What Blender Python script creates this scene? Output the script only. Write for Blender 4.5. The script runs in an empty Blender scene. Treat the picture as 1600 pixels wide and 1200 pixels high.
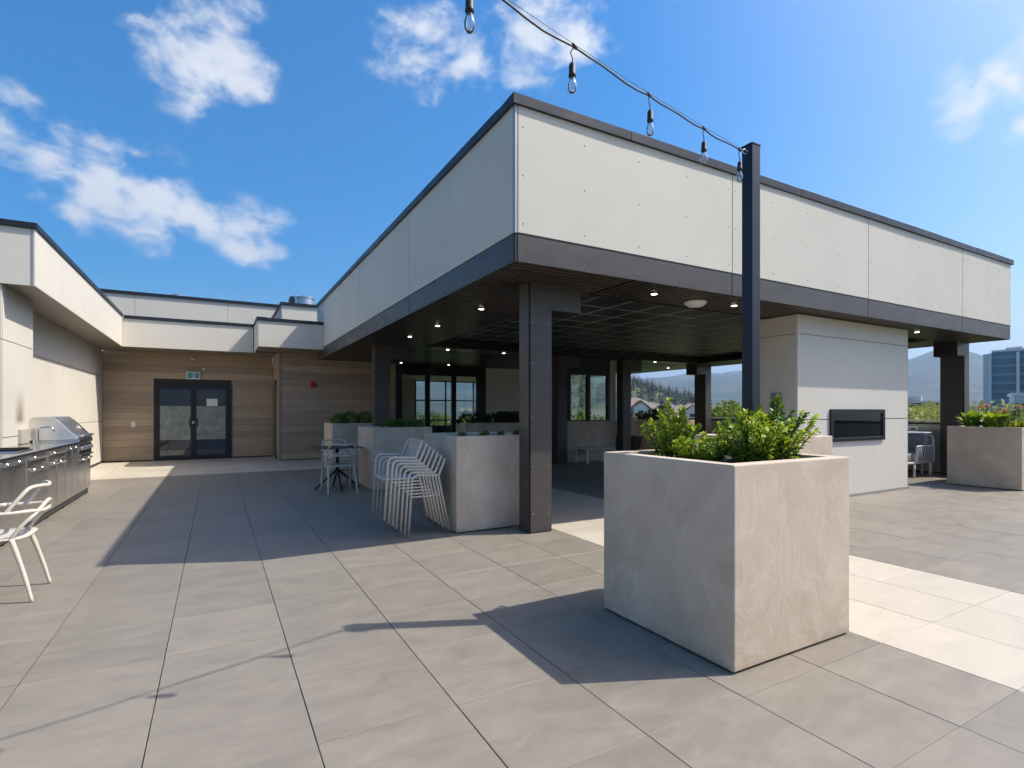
import bpy, bmesh, math, random
import numpy as np
from mathutils import Vector
R_ = math.radians
sc = bpy.context.scene
col = bpy.context.collection
random.seed(7); rng = np.random.default_rng(7)

# ------------------------------------------------------------------ camera, sky, sun, exposure
EYE = 1.36
YAW = R_(29.13)
cam = bpy.data.objects.new('camera', bpy.data.cameras.new('camera'))
cam.location = (0, 0, EYE); cam.rotation_euler = (R_(90), 0, -YAW)
cam.data.sensor_width = 36; cam.data.lens = 36*829/1600; cam.data.shift_y = 43/1600
cam.data.clip_start = .05; cam.data.clip_end = 40000
col.objects.link(cam); sc.camera = cam

SUN_EL = R_(50.0)
SUN_H = Vector((.919, -.393, 0)).normalized()
SUN_V = Vector((SUN_H.x*math.cos(SUN_EL), SUN_H.y*math.cos(SUN_EL), math.sin(SUN_EL)))
sun = bpy.data.objects.new('sun', bpy.data.lights.new('sun', 'SUN'))
sun.data.energy = 3.9; sun.data.angle = R_(.5); sun.data.color = (1, .955, .88)
sun.rotation_euler = SUN_V.to_track_quat('Z', 'Y').to_euler(); sun.location = (20, -10, 30)
col.objects.link(sun)

CF = Vector((math.sin(YAW), math.cos(YAW), 0)); CR = Vector((math.cos(YAW), -math.sin(YAW), 0))
def pdir(x, y): return ((x-800)/829*CR + CF + Vector((0, 0, (643-y)/829))).normalized()
def far(x, D, z=0.):                    # a place on the land seen in the compass direction x, D metres out
    d = (x-800)/829*CR + CF; d = d/d.length
    return Vector((d.x*D, d.y*D, z))

w = bpy.data.worlds.new('World'); sc.world = w; w.use_nodes = True
nt = w.node_tree; nt.nodes.clear(); N = nt.nodes.new; L = nt.links.new
out = N('ShaderNodeOutputWorld'); bg = N('ShaderNodeBackground'); L(bg.outputs[0], out.inputs[0])
sky = N('ShaderNodeTexSky'); sky.sky_type = 'NISHITA'; sky.sun_disc = False
sky.sun_elevation = SUN_EL; sky.sun_rotation = math.atan2(SUN_H.x, SUN_H.y)
sky.altitude = 300; sky.air_density = 1.0; sky.dust_density = 3.6; sky.ozone_density = 2.2
SKY_STRENGTH = .125
bg.inputs[1].default_value = SKY_STRENGTH
hs = N('ShaderNodeHueSaturation'); hs.inputs['Hue'].default_value = .497; hs.inputs['Saturation'].default_value = 1.85; hs.inputs['Value'].default_value = 1.0
L(sky.outputs[0], hs.inputs['Color'])
tc = N('ShaderNodeTexCoord')
clouds = [(240,82,36),(300,98,56),(365,98,46),(355,42,44),(15,205,52),(75,250,56),(150,282,56),(235,308,56),(290,335,30),
          (120,338,30),(238,362,30),(322,352,30),(378,366,42),(425,374,36),(655,78,56),(685,124,38),(745,95,34),(835,68,66),
          (895,45,56),(1592,132,72),(1532,158,46),(1598,186,26),(1660,105,70)]
cl = [(pdir(x, y), r/829*1.0/(1+((x-800)/829)**2)**.5) for x, y, r in clouds]
for i in range(12):                       # the rest of the sky: the same scattered fair-weather clouds
    a = rng.uniform(0, 2*math.pi); e = R_(rng.uniform(12, 75)); d = Vector((math.cos(a)*math.cos(e), math.sin(a)*math.cos(e), math.sin(e)))
    if d.dot(CF) > .25: continue
    for k in range(2): cl.append(((d+Vector(rng.normal(0, .06, 3))).normalized(), rng.uniform(.05, .1)))
acc = None
for c, r in cl:
    vd = N('ShaderNodeVectorMath'); vd.operation = 'DISTANCE'; L(tc.outputs['Generated'], vd.inputs[0]); vd.inputs[1].default_value = c
    mr = N('ShaderNodeMath'); mr.operation = 'MULTIPLY_ADD'; mr.inputs[1].default_value = -1/(r*1.5); mr.inputs[2].default_value = 1
    L(vd.outputs['Value'], mr.inputs[0])
    if acc is None: acc = mr.outputs[0]
    else:
        mx = N('ShaderNodeMath'); mx.operation = 'MAXIMUM'; L(acc, mx.inputs[0]); L(mr.outputs[0], mx.inputs[1]); acc = mx.outputs[0]
mp = N('ShaderNodeMapping'); mp.inputs['Scale'].default_value = (1, 1, 1.5); L(tc.outputs['Generated'], mp.inputs[0])
nz = N('ShaderNodeTexNoise'); nz.inputs['Scale'].default_value = 11; nz.inputs['Detail'].default_value = 7; nz.inputs['Roughness'].default_value = .58; nz.inputs['Distortion'].default_value = .2
L(mp.outputs[0], nz.inputs['Vector'])
m1 = N('ShaderNodeMath'); m1.operation = 'MULTIPLY_ADD'; L(nz.outputs['Fac'], m1.inputs[0]); m1.inputs[1].default_value = 3.6; m1.inputs[2].default_value = -1.88
m2 = N('ShaderNodeMath'); m2.operation = 'ADD'; L(acc, m2.inputs[0]); L(m1.outputs[0], m2.inputs[1])
m2b = N('ShaderNodeMath'); m2b.operation = 'MULTIPLY'; L(acc, m2b.inputs[0]); m2b.inputs[1].default_value = 4; m2b.use_clamp = True
m3 = N('ShaderNodeMapRange'); m3.interpolation_type = 'SMOOTHSTEP'; m3.inputs[1].default_value = .12; m3.inputs[2].default_value = 1.15; L(m2.outputs[0], m3.inputs[0])
m4 = N('ShaderNodeMath'); m4.operation = 'MULTIPLY'; L(m3.outputs[0], m4.inputs[0]); L(m2b.outputs[0], m4.inputs[1])
m5 = N('ShaderNodeMath'); m5.operation = 'MULTIPLY'; L(m4.outputs[0], m5.inputs[0]); m5.inputs[1].default_value = .93
mix = N('ShaderNodeMixRGB'); L(m5.outputs[0], mix.inputs[0]); L(hs.outputs[0], mix.inputs[1]); mix.inputs[2].default_value = (4.5, 4.6, 4.75, 1)
nz2 = N('ShaderNodeTexNoise'); nz2.inputs['Scale'].default_value = 13; nz2.inputs['Detail'].default_value = 3; L(tc.outputs['Generated'], nz2.inputs['Vector'])
cv = N('ShaderNodeMixRGB'); L(nz2.outputs['Fac'], cv.inputs[0]); cv.inputs[1].default_value = (3.5, 3.75, 4.1, 1); cv.inputs[2].default_value = (5.3, 5.3, 5.3, 1); L(cv.outputs[0], mix.inputs[2])
L(mix.outputs[0], bg.inputs[0])

sc.view_settings.view_transform = 'Standard'; sc.view_settings.look = 'None'; sc.view_settings.gamma = 1; sc.view_settings.exposure = .70
sc.render.engine = 'CYCLES'
sc.cycles.use_denoising = True
try: sc.cycles.denoiser = 'OPENIMAGEDENOISE'
except Exception: pass
sc.cycles.adaptive_threshold = .02; sc.cycles.max_bounces = 7; sc.cycles.diffuse_bounces = 3; sc.cycles.glossy_bounces = 4; sc.cycles.transmission_bounces = 6; sc.cycles.transparent_max_bounces = 12
sc.cycles.volume_bounces = 0; sc.cycles.sample_clamp_indirect = 6; sc.cycles.caustics_reflective = False; sc.cycles.caustics_refractive = False

# ------------------------------------------------------------------ materials
MATS = {}
def new_mat(name):
    m = bpy.data.materials.new(name); m.use_nodes = True; m.node_tree.nodes.clear(); MATS[name] = m
    t = m.node_tree; o = t.nodes.new('ShaderNodeOutputMaterial'); return m, t, o
def rgb(c): return (*c, 1)
def noise(t, vec, scale, detail=5, rough=.6, dist=0):
    n = t.nodes.new('ShaderNodeTexNoise'); n.inputs['Scale'].default_value = scale; n.inputs['Detail'].default_value = detail
    n.inputs['Roughness'].default_value = rough; n.inputs['Distortion'].default_value = dist
    if vec is not None: t.links.new(vec, n.inputs['Vector'])
    return n.outputs['Fac']
def mapped(t, vec, scale):
    m = t.nodes.new('ShaderNodeMapping'); m.inputs['Scale'].default_value = scale; t.links.new(vec, m.inputs[0]); return m.outputs[0]
def math_(t, op, a, b=None, c=None, clamp=False):
    m = t.nodes.new('ShaderNodeMath'); m.operation = op; m.use_clamp = clamp
    for i, v in enumerate((a, b, c)):
        if v is None: continue
        if isinstance(v, (int, float)): m.inputs[i].default_value = v
        else: t.links.new(v, m.inputs[i])
    return m.outputs[0]
def ramp(t, fac, lo, hi, a=0., b=1.):
    m = t.nodes.new('ShaderNodeMapRange'); m.inputs[1].default_value = lo; m.inputs[2].default_value = hi; m.inputs[3].default_value = a; m.inputs[4].default_value = b
    t.links.new(fac, m.inputs[0]); return m.outputs[0]
def mixc(t, fac, a, b, mode='MIX'):
    m = t.nodes.new('ShaderNodeMixRGB'); m.blend_type = mode
    for i, v in enumerate((fac, a, b)):
        if isinstance(v, (int, float)): m.inputs[i].default_value = v
        elif isinstance(v, tuple): m.inputs[i].default_value = rgb(v)
        else: t.links.new(v, m.inputs[i])
    return m.outputs[0]
def bump(t, h, strength, dist=.01):
    b = t.nodes.new('ShaderNodeBump'); b.inputs['Strength'].default_value = strength; b.inputs['Distance'].default_value = dist; t.links.new(h, b.inputs['Height']); return b.outputs[0]
def pos(t): return t.nodes.new('ShaderNodeNewGeometry').outputs['Position']
def objc(t): return t.nodes.new('ShaderNodeTexCoord').outputs['Object']
def bsdf(t, o, c, rough=.6, metal=0., spec=.5, normal=None):
    b = t.nodes.new('ShaderNodeBsdfPrincipled')
    for k, v in (('Base Color', c), ('Roughness', rough), ('Metallic', metal), ('Specular IOR Level', spec)):
        if isinstance(v, (int, float)): b.inputs[k].default_value = v
        elif isinstance(v, tuple): b.inputs[k].default_value = rgb(v)
        else: t.links.new(v, b.inputs[k])
    if normal is not None: t.links.new(normal, b.inputs['Normal'])
    t.links.new(b.outputs[0], o.inputs[0]); return b
def pmat(name, c, rough=.6, metal=0., var=.12, scale=2.5, stretch=(1, 1, 1), bmp=0., bscale=60, spec=.5, local=False, rvar=.0, orand=0.):
    m, t, o = new_mat(name); v = mapped(t, objc(t) if local else pos(t), stretch)
    f = noise(t, v, scale, 6, .65)
    cc = mixc(t, ramp(t, f, .25, .75), tuple(x*(1-var) for x in c), tuple(min(1, x*(1+var)) for x in c))
    if orand:
        r = t.nodes.new('ShaderNodeObjectInfo').outputs['Random']
        cc = mixc(t, 1., cc, ramp_rgb(t, r, 1-orand, 1+orand), 'MULTIPLY')
    nrm = bump(t, noise(t, v, bscale, 4), bmp, .004) if bmp else None
    rr = ramp(t, noise(t, v, scale*2.3, 4), .3, .7, rough-rvar, rough+rvar) if rvar else rough
    bsdf(t, o, cc, rr, metal, spec, nrm); return m
def ramp_rgb(t, f, a, b):
    v = ramp(t, f, 0, 1, a, b); c = t.nodes.new('ShaderNodeCombineXYZ')
    for i in range(3): t.links.new(v, c.inputs[i])
    return c.outputs[0]

TP, TX0, TY0 = .611, -.25, 1.06          # deck tile pitch and a joint crossing
def tile_mat(name, c, contrast):
    m, t, o = new_mat(name); p = pos(t)
    s = t.nodes.new('ShaderNodeSeparateXYZ'); t.links.new(p, s.inputs[0])
    ix = math_(t, 'FLOOR', math_(t, 'DIVIDE', math_(t, 'SUBTRACT', s.outputs[0], TX0), TP)); iy = math_(t, 'FLOOR', math_(t, 'DIVIDE', math_(t, 'SUBTRACT', s.outputs[1], TY0), TP))
    cb = t.nodes.new('ShaderNodeCombineXYZ'); t.links.new(ix, cb.inputs[0]); t.links.new(iy, cb.inputs[1])
    wn = t.nodes.new('ShaderNodeTexWhiteNoise'); wn.noise_dimensions = '2D'; t.links.new(cb.outputs[0], wn.inputs['Vector'])
    off = t.nodes.new('ShaderNodeVectorMath'); off.operation = 'MULTIPLY_ADD'; t.links.new(wn.outputs['Color'], off.inputs[0]); off.inputs[1].default_value = (9, 9, 9); t.links.new(p, off.inputs[2])
    v = off.outputs[0]
    f1 = noise(t, mapped(t, v, (1.2, 2.6, 1)), 2.6, 10, .74, .5)      # veins along the tile
    f2 = noise(t, v, 24, 8, .75); f3 = noise(t, p, .55, 4, .55)
    cc = mixc(t, ramp(t, f1, .28, .74), tuple(x*(1-contrast) for x in c), tuple(x*(1+contrast) for x in c))
    cc = mixc(t, ramp(t, f2, .3, .75, 0, .28), cc, tuple(x*.78 for x in c))
    cc = mixc(t, 1., cc, ramp_rgb(t, wn.outputs['Value'], .93, 1.06), 'MULTIPLY')
    cc = mixc(t, 1., cc, ramp_rgb(t, f3, .92, 1.08), 'MULTIPLY')
    sp = noise(t, p, 2.1, 2, .5, .2)                                   # a few drip stains
    cc = mixc(t, ramp(t, sp, .745, .775, 0, .45), cc, tuple(x*.5 for x in c))
    bsdf(t, o, cc, ramp(t, f1, .3, .7, .42, .58), 0, .4, bump(t, noise(t, v, 90, 4), .12, .003)); return m
tile_mat('tile_grey', (.238, .208, .167), .2)
tile_mat('tile_cream', (.53, .468, .375), .09)

def panel_mat(name, c, soot=False):
    m, t, o = new_mat(name); p = pos(t)
    f = noise(t, p, .8, 6, .6); g = noise(t, mapped(t, p, (6, 6, 1.2)), 2.2, 6, .7)
    cc = mixc(t, ramp(t, f, .3, .7), tuple(x*.95 for x in c), tuple(x*1.04 for x in c))
    cc = mixc(t, ramp(t, g, .45, .85, 0, .16), cc, tuple(x*.78 for x in c))
    if soot:                                                             # smoke mark left by the grill
        s = t.nodes.new('ShaderNodeSeparateXYZ'); t.links.new(p, s.inputs[0])
        a = math_(t, 'ABSOLUTE', math_(t, 'SUBTRACT', s.outputs[1], 9.84)); a = ramp(t, a, .05, .24, 1, 0)
        lo = ramp(t, s.outputs[2], 1.17, 1.25, 0, 1); hi = ramp(t, s.outputs[2], 1.25, 1.75, 1, 0)
        k = math_(t, 'MULTIPLY', math_(t, 'MULTIPLY', a, lo, None, True), math_(t, 'POWER', hi, 1.3), None, True)
        k = math_(t, 'MULTIPLY', k, ramp(t, noise(t, mapped(t, p, (5, 9, 1.2)), 2, 4), .25, .75, .45, 1.15), None, True)
        cc = mixc(t, k, cc, (.17, .105, .06))
    bsdf(t, o, cc, .62, 0, .35, bump(t, noise(t, p, 120, 3), .06, .002)); return m
panel_mat('panel', (.66, .612, .52)); panel_mat('panel_soot', (.66, .612, .52), True)
panel_mat('interior_white', (.72, .67, .58))

def plaster_mat():
    m, t, o = new_mat('plaster'); p = pos(t)
    a = noise(t, p, 2.2, 8, .62, 1.4); b = noise(t, mapped(t, p, (1, 1, .6)), 5.5, 8, .7, 2.2); c = noise(t, p, 1.1, 4, .5, .5)
    base = mixc(t, ramp(t, a, .3, .72), (.52, .41, .298), (.68, .565, .44))
    base = mixc(t, ramp(t, b, .56, .72, 0, .6), base, (.70, .63, .54))
    base = mixc(t, ramp(t, c, .5, .78, 0, .55), base, (.37, .29, .21))
    sz = t.nodes.new('ShaderNodeSeparateXYZ'); t.links.new(p, sz.inputs[0])          # splash stains left near the foot
    stn = math_(t, 'ADD', noise(t, mapped(t, p, (1, 1, 1.6)), 3.2, 6, .6, .8), ramp(t, sz.outputs[2], 0, .22, .12, -.25))
    base = mixc(t, ramp(t, stn, .56, .60, 0, .35), base, (.40, .31, .215))
    fine = noise(t, p, 45, 5, .7)
    base = mixc(t, ramp(t, fine, .58, .8, 0, .3), base, (.33, .26, .195))
    h = math_(t, 'ADD', math_(t, 'MULTIPLY', b, .8), math_(t, 'MULTIPLY', noise(t, p, 26, 6, .65, 1.), .2))
    bsdf(t, o, base, .78, 0, .3, bump(t, h, .38, .012))
plaster_mat()

def wood_mat(name, c1, c2):
    m, t, o = new_mat(name); p = pos(t)
    s = t.nodes.new('ShaderNodeSeparateXYZ'); t.links.new(p, s.inputs[0])
    oi = t.nodes.new('ShaderNodeObjectInfo').outputs['Random']
    cb = t.nodes.new('ShaderNodeCombineXYZ'); t.links.new(math_(t, 'ADD', s.outputs[0], s.outputs[1]), cb.inputs[0]); t.links.new(math_(t, 'MULTIPLY', oi, 31), cb.inputs[1]); t.links.new(s.outputs[2], cb.inputs[2])
    v = mapped(t, cb.outputs[0], (.55, 1, 26)); g = noise(t, v, 1.7, 7, .65, .4)
    k = mixc(t, oi, c1, c2)
    cc = mixc(t, ramp(t, g, .3, .72), mixc(t, 1., k, (.72, .70, .68), 'MULTIPLY'), mixc(t, 1., k, (1.14, 1.13, 1.1), 'MULTIPLY'))
    bsdf(t, o, cc, .5, 0, .4, bump(t, g, .12, .002))
wood_mat('wood_cladding', (.36, .272, .195), (.50, .385, .265))
def slat_mat():
    m, t, o = new_mat('slat_wood'); p = pos(t); oi = t.nodes.new('ShaderNodeObjectInfo').outputs['Random']
    g = noise(t, p, 7, 5)
    cc = mixc(t, ramp(t, g, .3, .7), (.035, .026, .02), (.062, .047, .036)); cc = mixc(t, 1., cc, ramp_rgb(t, oi, .8, 1.2), 'MULTIPLY')
    bsdf(t, o, cc, .28, 0, .6)
slat_mat()
pmat('soffit_metal', (.27, .23, .19), .45, .2, .08, 3)
pmat('bronze', (.072, .062, .054), .42, .15, .2, 1.6, (1, 1, 3), .05, 150, .5, False, .08)
pmat('bronze_dark', (.02, .018, .017), .5, .3, .15, 3)
pmat('coping', (.032, .034, .04), .42, .5, .15, 2, rvar=.08)
pmat('post_metal', (.028, .032, .042), .4, .5, .2, 3, (1, 1, .6), rvar=.06)
pmat('black_frame', (.012, .012, .013), .35, .2, .1, 5)
pmat('ceiling_black', (.009, .0085, .008), .4, 0, .2, 5)
pmat('tbar', (.55, .52, .48), .35, .3, .1, 5)
pmat('trim_grey', (.38, .37, .35), .4, .6, .08, 6)
pmat('joint', (.04, .038, .035), .8, 0, .1, 5)
pmat('chair_plastic', (.60, .535, .44), .42, 0, .05, 8, spec=.45, local=True)
pmat('chair_powder', (.55, .505, .43), .45, 0, .06, 8, local=True)
pmat('table_dark', (.045, .042, .042), .25, .1, .2, 9)
pmat('black_metal', (.014, .014, .015), .45, .4, .1, 9, local=True)
pmat('white_paint', (.74, .74, .72), .4, 0, .04, 5)
pmat('cushion', (.27, .27, .28), .9, 0, .1, 12, bmp=.2, bscale=220)
pmat('rope', (.48, .48, .5), .8, 0, .1, 30)
pmat('soil', (.05, .036, .027), .95, 0, .4, 25, bmp=.9, bscale=45)
pmat('gravel', (.36, .34, .32), .9, 0, .35, 60, bmp=.9, bscale=70)
pmat('bark', (.085, .075, .04), .9, 0, .25, 12, bmp=.4, bscale=30, local=True)
pmat('rubber', (.012, .012, .012), .55, 0, .1, 20)
pmat('red_plastic', (.55, .022, .018), .35, 0, .05, 9)
pmat('grey_plastic', (.23, .22, .21), .45, 0, .1, 9)
pmat('paper', (.75, .76, .72), .8, 0, .03, 9)
pmat('sign_white', (.72, .76, .74), .4, 0, .03, 9); pmat('sign_green', (.03, .30, .25), .4, 0, .05, 9)
pmat('door_grey', (.12, .115, .11), .45, .2, .08, 4)
pmat('interior_floor', (.24, .17, .11), .4, 0, .15, 3); pmat('interior_dark', (.05, .05, .052), .6, 0, .15, 3); pmat('interior_beige', (.42, .40, .34), .7, 0, .08, 3)
pmat('yellow_fabric', (.5, .36, .04), .9); pmat('ember_stone', (.45, .43, .41), .85, 0, .5, 30, bmp=.5, bscale=40)
pmat('sky_reflection_curtain', (.10, .16, .30), .9, 0, .1, 9)  # blue of the sky mirrored in the door glass, put into the curtain colour
pmat('concrete_far', (.50, .50, .49), .7, 0, .08, .3); pmat('roof_shingle', (.21, .175, .145), .85, 0, .18, 1.3, bmp=.3, bscale=9); pmat('stucco_white', (.62, .60, .56), .8, 0, .06, .4)
pmat('stucco_tan', (.45, .36, .29), .8, 0, .08, .4); pmat('timber_brown', (.16, .075, .05), .7, 0, .1, .6); pmat('window_dark', (.035, .05, .06), .12, 0, .3, .5); pmat('far_glass', (.06, .15, .23), .1, .1, .35, .12, (1, 1, 1)); pmat('far_teal', (.035, .11, .11), .12, .1, .35, .2)
pmat('far_spandrel', (.16, .27, .34), .25, .1, .2, .2)
pmat('far_fin', (.62, .65, .67), .5, 0, .05, .3)

def steel_mat():
    m, t, o = new_mat('steel'); p = pos(t)
    g = noise(t, mapped(t, p, (1, 1, 60)), 6, 4); s = noise(t, p, 3, 5)
    bsdf(t, o, mixc(t, ramp(t, s, .3, .7), (.74, .70, .65), (.84, .80, .75)), ramp(t, s, .3, .7, .26, .36), 1., .5, bump(t, g, .012, .001))
steel_mat()
pmat('steel_plain', (.62, .61, .59), .22, 1., .06, 5)
pmat('galvanised', (.5, .52, .54), .35, .9, .12, 5)
def glass_mat(name, tint, boost=1., rough=0.):
    m, t, o = new_mat(name)
    tr = t.nodes.new('ShaderNodeBsdfTransparent'); tr.inputs[0].default_value = rgb(tint)
    gl = t.nodes.new('ShaderNodeBsdfGlossy'); gl.inputs['Roughness'].default_value = rough; gl.inputs[0].default_value = (.95, .97, 1, 1)
    fr = t.nodes.new('ShaderNodeFresnel'); fr.inputs[0].default_value = 1.5
    mx = t.nodes.new('ShaderNodeMixShader'); t.links.new(math_(t, 'MULTIPLY', fr.outputs[0], boost, None, True), mx.inputs[0]); t.links.new(tr.outputs[0], mx.inputs[1]); t.links.new(gl.outputs[0], mx.inputs[2]); t.links.new(mx.outputs[0], o.inputs[0])
glass_mat('glass', (.80, .86, .84), 1.5); glass_mat('glass_dark', (.45, .5, .52), 2.2); glass_mat('bulb_glass', (.93, .94, .95), 3., .04)
m, t, o = new_mat('mottled_grey_green'); a = noise(t, pos(t), 5, 6, .65, .5)
bsdf(t, o, mixc(t, ramp(t, a, .35, .7), (.20, .225, .18), (.34, .36, .31)), .14, 0, .6)  # mottled grey-green, glossy
def emit(name, c, s):
    m, t, o = new_mat(name); e = t.nodes.new('ShaderNodeEmission'); e.inputs[0].default_value = rgb(c); e.inputs[1].default_value = s; t.links.new(e.outputs[0], o.inputs[0])
emit('lamp_glow', (1, .83, .62), 7.)
def leaf_mat(name, cs, trans=.3, rough=.45):
    m, t, o = new_mat(name); ri = t.nodes.new('ShaderNodeNewGeometry').outputs['Random Per Island']
    cr = t.nodes.new('ShaderNodeValToRGB'); t.links.new(ri, cr.inputs[0]); e = cr.color_ramp.elements
    e[0].color = rgb(cs[0]); e[1].color = rgb(cs[-1])
    for i, c in enumerate(cs[1:-1]): k = e.new((i+1)/(len(cs)-1)); k.color = rgb(c)
    b = t.nodes.new('ShaderNodeBsdfPrincipled'); t.links.new(cr.outputs[0], b.inputs['Base Color']); b.inputs['Roughness'].default_value = rough; b.inputs['Specular IOR Level'].default_value = .35
    tl = t.nodes.new('ShaderNodeBsdfTranslucent'); t.links.new(mixc(t, 1., cr.outputs[0], (1.5, 1.5, .7), 'MULTIPLY'), tl.inputs[0])
    mx = t.nodes.new('ShaderNodeMixShader'); mx.inputs[0].default_value = trans; t.links.new(b.outputs[0], mx.inputs[1]); t.links.new(tl.outputs[0], mx.inputs[2]); t.links.new(mx.outputs[0], o.inputs[0])
leaf_mat('leaf_bright', [(.10, .19, .02), (.22, .34, .025), (.36, .46, .035), (.52, .54, .05)])
leaf_mat('leaf_mid', [(.045, .10, .015), (.09, .17, .018), (.14, .22, .025)])
leaf_mat('leaf_green', [(.035, .09, .014), (.075, .16, .02), (.13, .22, .03)])
leaf_mat('leaf_dark', [(.012, .025, .012), (.025, .045, .018), (.03, .02, .022)], .15)
leaf_mat('leaf_hosta', [(.07, .16, .02), (.16, .26, .02), (.3, .36, .03)], .3, .35)
leaf_mat('leaf_grass', [(.2, .26, .03), (.32, .36, .04), (.4, .4, .06)], .3)
leaf_mat('leaf_tuft', [(.13, .15, .05), (.2, .2, .08), (.26, .24, .11)], .2)
leaf_mat('petal_pink', [(.5, .12, .2), (.62, .22, .32), (.45, .16, .14)], .3)
leaf_mat('needle', [(.018, .035, .018), (.028, .05, .022), (.04, .06, .03)], .08, .7)
leaf_mat('tree_yellow', [(.11, .17, .02), (.19, .24, .03), (.25, .28, .045)], .25, .6)
leaf_mat('tree_green', [(.05, .10, .02), (.09, .15, .028), (.13, .18, .04)], .2, .6)
leaf_mat('tree_pale', [(.22, .25, .07), (.31, .32, .10), (.36, .34, .15)], .2, .6)

def land_mat():
    m, t, o = new_mat('land'); p = pos(t)
    dist = t.nodes.new('ShaderNodeVectorMath'); dist.operation = 'LENGTH'; t.links.new(p, dist.inputs[0]); d = dist.outputs['Value']
    a = noise(t, p, .0022, 8, .65, .4); b = noise(t, p, .02, 6, .6); c = noise(t, p, .006, 7, .7, .8)
    far_c = mixc(t, ramp(t, a, .42, .6), (.03, .048, .034), (.10, .10, .062)); far_c = mixc(t, ramp(t, c, .5, .62), far_c, (.035, .05, .03))
    near_c = mixc(t, ramp(t, b, .4, .62), (.07, .11, .03), (.19, .18, .10)); near_c = mixc(t, ramp(t, noise(t, p, .06, 3), .58, .66), near_c, (.22, .215, .20))
    bsdf(t, o, mixc(t, ramp(t, d, 300, 1200), near_c, far_c), .95, 0, .1)
land_mat()

# ------------------------------------------------------------------ mesh helpers
def tag(o, label=None, cat=None, group=None, kind=None):
    if label: o['label'] = label
    if cat: o['category'] = cat
    if group: o['group'] = group
    if kind: o['kind'] = kind
    return o
def empty(name, loc, label=None, cat=None, group=None):
    o = bpy.data.objects.new(name, None); o.location = loc; o.empty_display_size = .1; col.objects.link(o); tag(o, label, cat, group); return o
def link(name, me, mat, parent=None):
    o = bpy.data.objects.new(name, me)
    if mat and not me.materials: me.materials.append(MATS[mat])
    col.objects.link(o)
    if parent is not None:
        o.parent = parent
        if parent.type == 'EMPTY': o.location = -parent.location
    return o
def spline(pts, n=6, closed=False):
    P = [Vector(p) for p in pts]; out = []; m = len(P)
    for i in range(m if closed else m-1):
        g = (lambda k: P[k % m]) if closed else (lambda k: P[min(max(k, 0), m-1)])
        p0, p1, p2, p3 = g(i-1), g(i), g(i+1), g(i+2)
        for k in range(n):
            u = k/n
            out.append(.5*((2*p1)+(p2-p0)*u+(2*p0-5*p1+4*p2-p3)*u*u+(3*p1-p0-3*p2+p3)*u**3))
    if not closed: out.append(P[-1])
    return out
class MB:
    def __init__(s): s.v = []; s.f = []
    def add(s, v, f):
        o = len(s.v); s.v.extend([tuple(x) for x in v]); s.f.extend([tuple(i+o for i in q) for q in f]); return s
    def box(s, x0, x1, y0, y1, z0, z1):
        v = [(x, y, z) for z in (z0, z1) for y in (y0, y1) for x in (x0, x1)]
        return s.add(v, [(0, 2, 3, 1), (4, 5, 7, 6), (0, 1, 5, 4), (2, 6, 7, 3), (0, 4, 6, 2), (1, 3, 7, 5)])
    def prism(s, poly, axis, a, b):      # poly in the two other axes
        n = len(poly)
        def mk(p, t): return {'x': (t, p[0], p[1]), 'y': (p[0], t, p[1]), 'z': (p[0], p[1], t)}[axis]
        v = [mk(p, a) for p in poly]+[mk(p, b) for p in poly]
        return s.add(v, [tuple(range(n))[::-1], tuple(range(n, 2*n))]+[(i, (i+1) % n, n+(i+1) % n, n+i) for i in range(n)])
    def tube(s, pts, r, n=8, cap=True, flat=None):
        P = [Vector(p) for p in pts]; rs = r if isinstance(r, (list, tuple)) else [r]*len(P)
        t0 = (P[1]-P[0]).normalized(); u = t0.orthogonal().normalized()
        if flat is not None: u = (Vector(flat)-Vector(flat).dot(t0)*t0).normalized()
        rings = []
        for i, p in enumerate(P):
            t = (P[min(i+1, len(P)-1)]-P[max(i-1, 0)]).normalized(); u = (u-u.dot(t)*t).normalized(); w_ = t.cross(u)
            rings.append([p+rs[i]*(math.cos(2*math.pi*k/n)*u+math.sin(2*math.pi*k/n)*w_) for k in range(n)])
        v = [q for g in rings for q in g]; f = []
        for i in range(len(P)-1):
            for k in range(n): f.append((i*n+k, i*n+(k+1) % n, (i+1)*n+(k+1) % n, (i+1)*n+k))
        if cap: f.append(tuple(range(n))[::-1]); f.append(tuple((len(P)-1)*n+k for k in range(n)))
        return s.add(v, f)
    def lathe(s, prof, c, n=16):
        v = [(c[0]+r*math.cos(2*math.pi*k/n), c[1]+r*math.sin(2*math.pi*k/n), c[2]+z) for r, z in prof for k in range(n)]; f = []
        for i in range(len(prof)-1):
            for k in range(n): f.append((i*n+k, i*n+(k+1) % n, (i+1)*n+(k+1) % n, (i+1)*n+k))
        f.append(tuple(range(n))[::-1]); f.append(tuple((len(prof)-1)*n+k for k in range(n))); return s.add(v, f)
    def mesh(s, name, bevel=0, smooth=False, seg=1):
        me = bpy.data.meshes.new(name); me.from_pydata(s.v, [], s.f)
        b = bmesh.new(); b.from_mesh(me); bmesh.ops.recalc_face_normals(b, faces=b.faces)
        if bevel: bmesh.ops.bevel(b, geom=list(b.edges), offset=bevel, segments=seg, affect='EDGES', profile=.5)
        b.to_mesh(me); b.free()
        if smooth: me.polygons.foreach_set('use_smooth', [True]*len(me.polygons))
        return me
    def build(s, name, mat, parent=None, bevel=0, smooth=False, seg=1): return link(name, s.mesh(name, bevel, smooth, seg), mat, parent)
def B(*a): return MB().box(*a)
def copy_tree(o, parent=None):
    c = o.copy(); col.objects.link(c); c.parent = parent
    for ch in list(o.children): copy_tree(ch, c)
    return c

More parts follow.
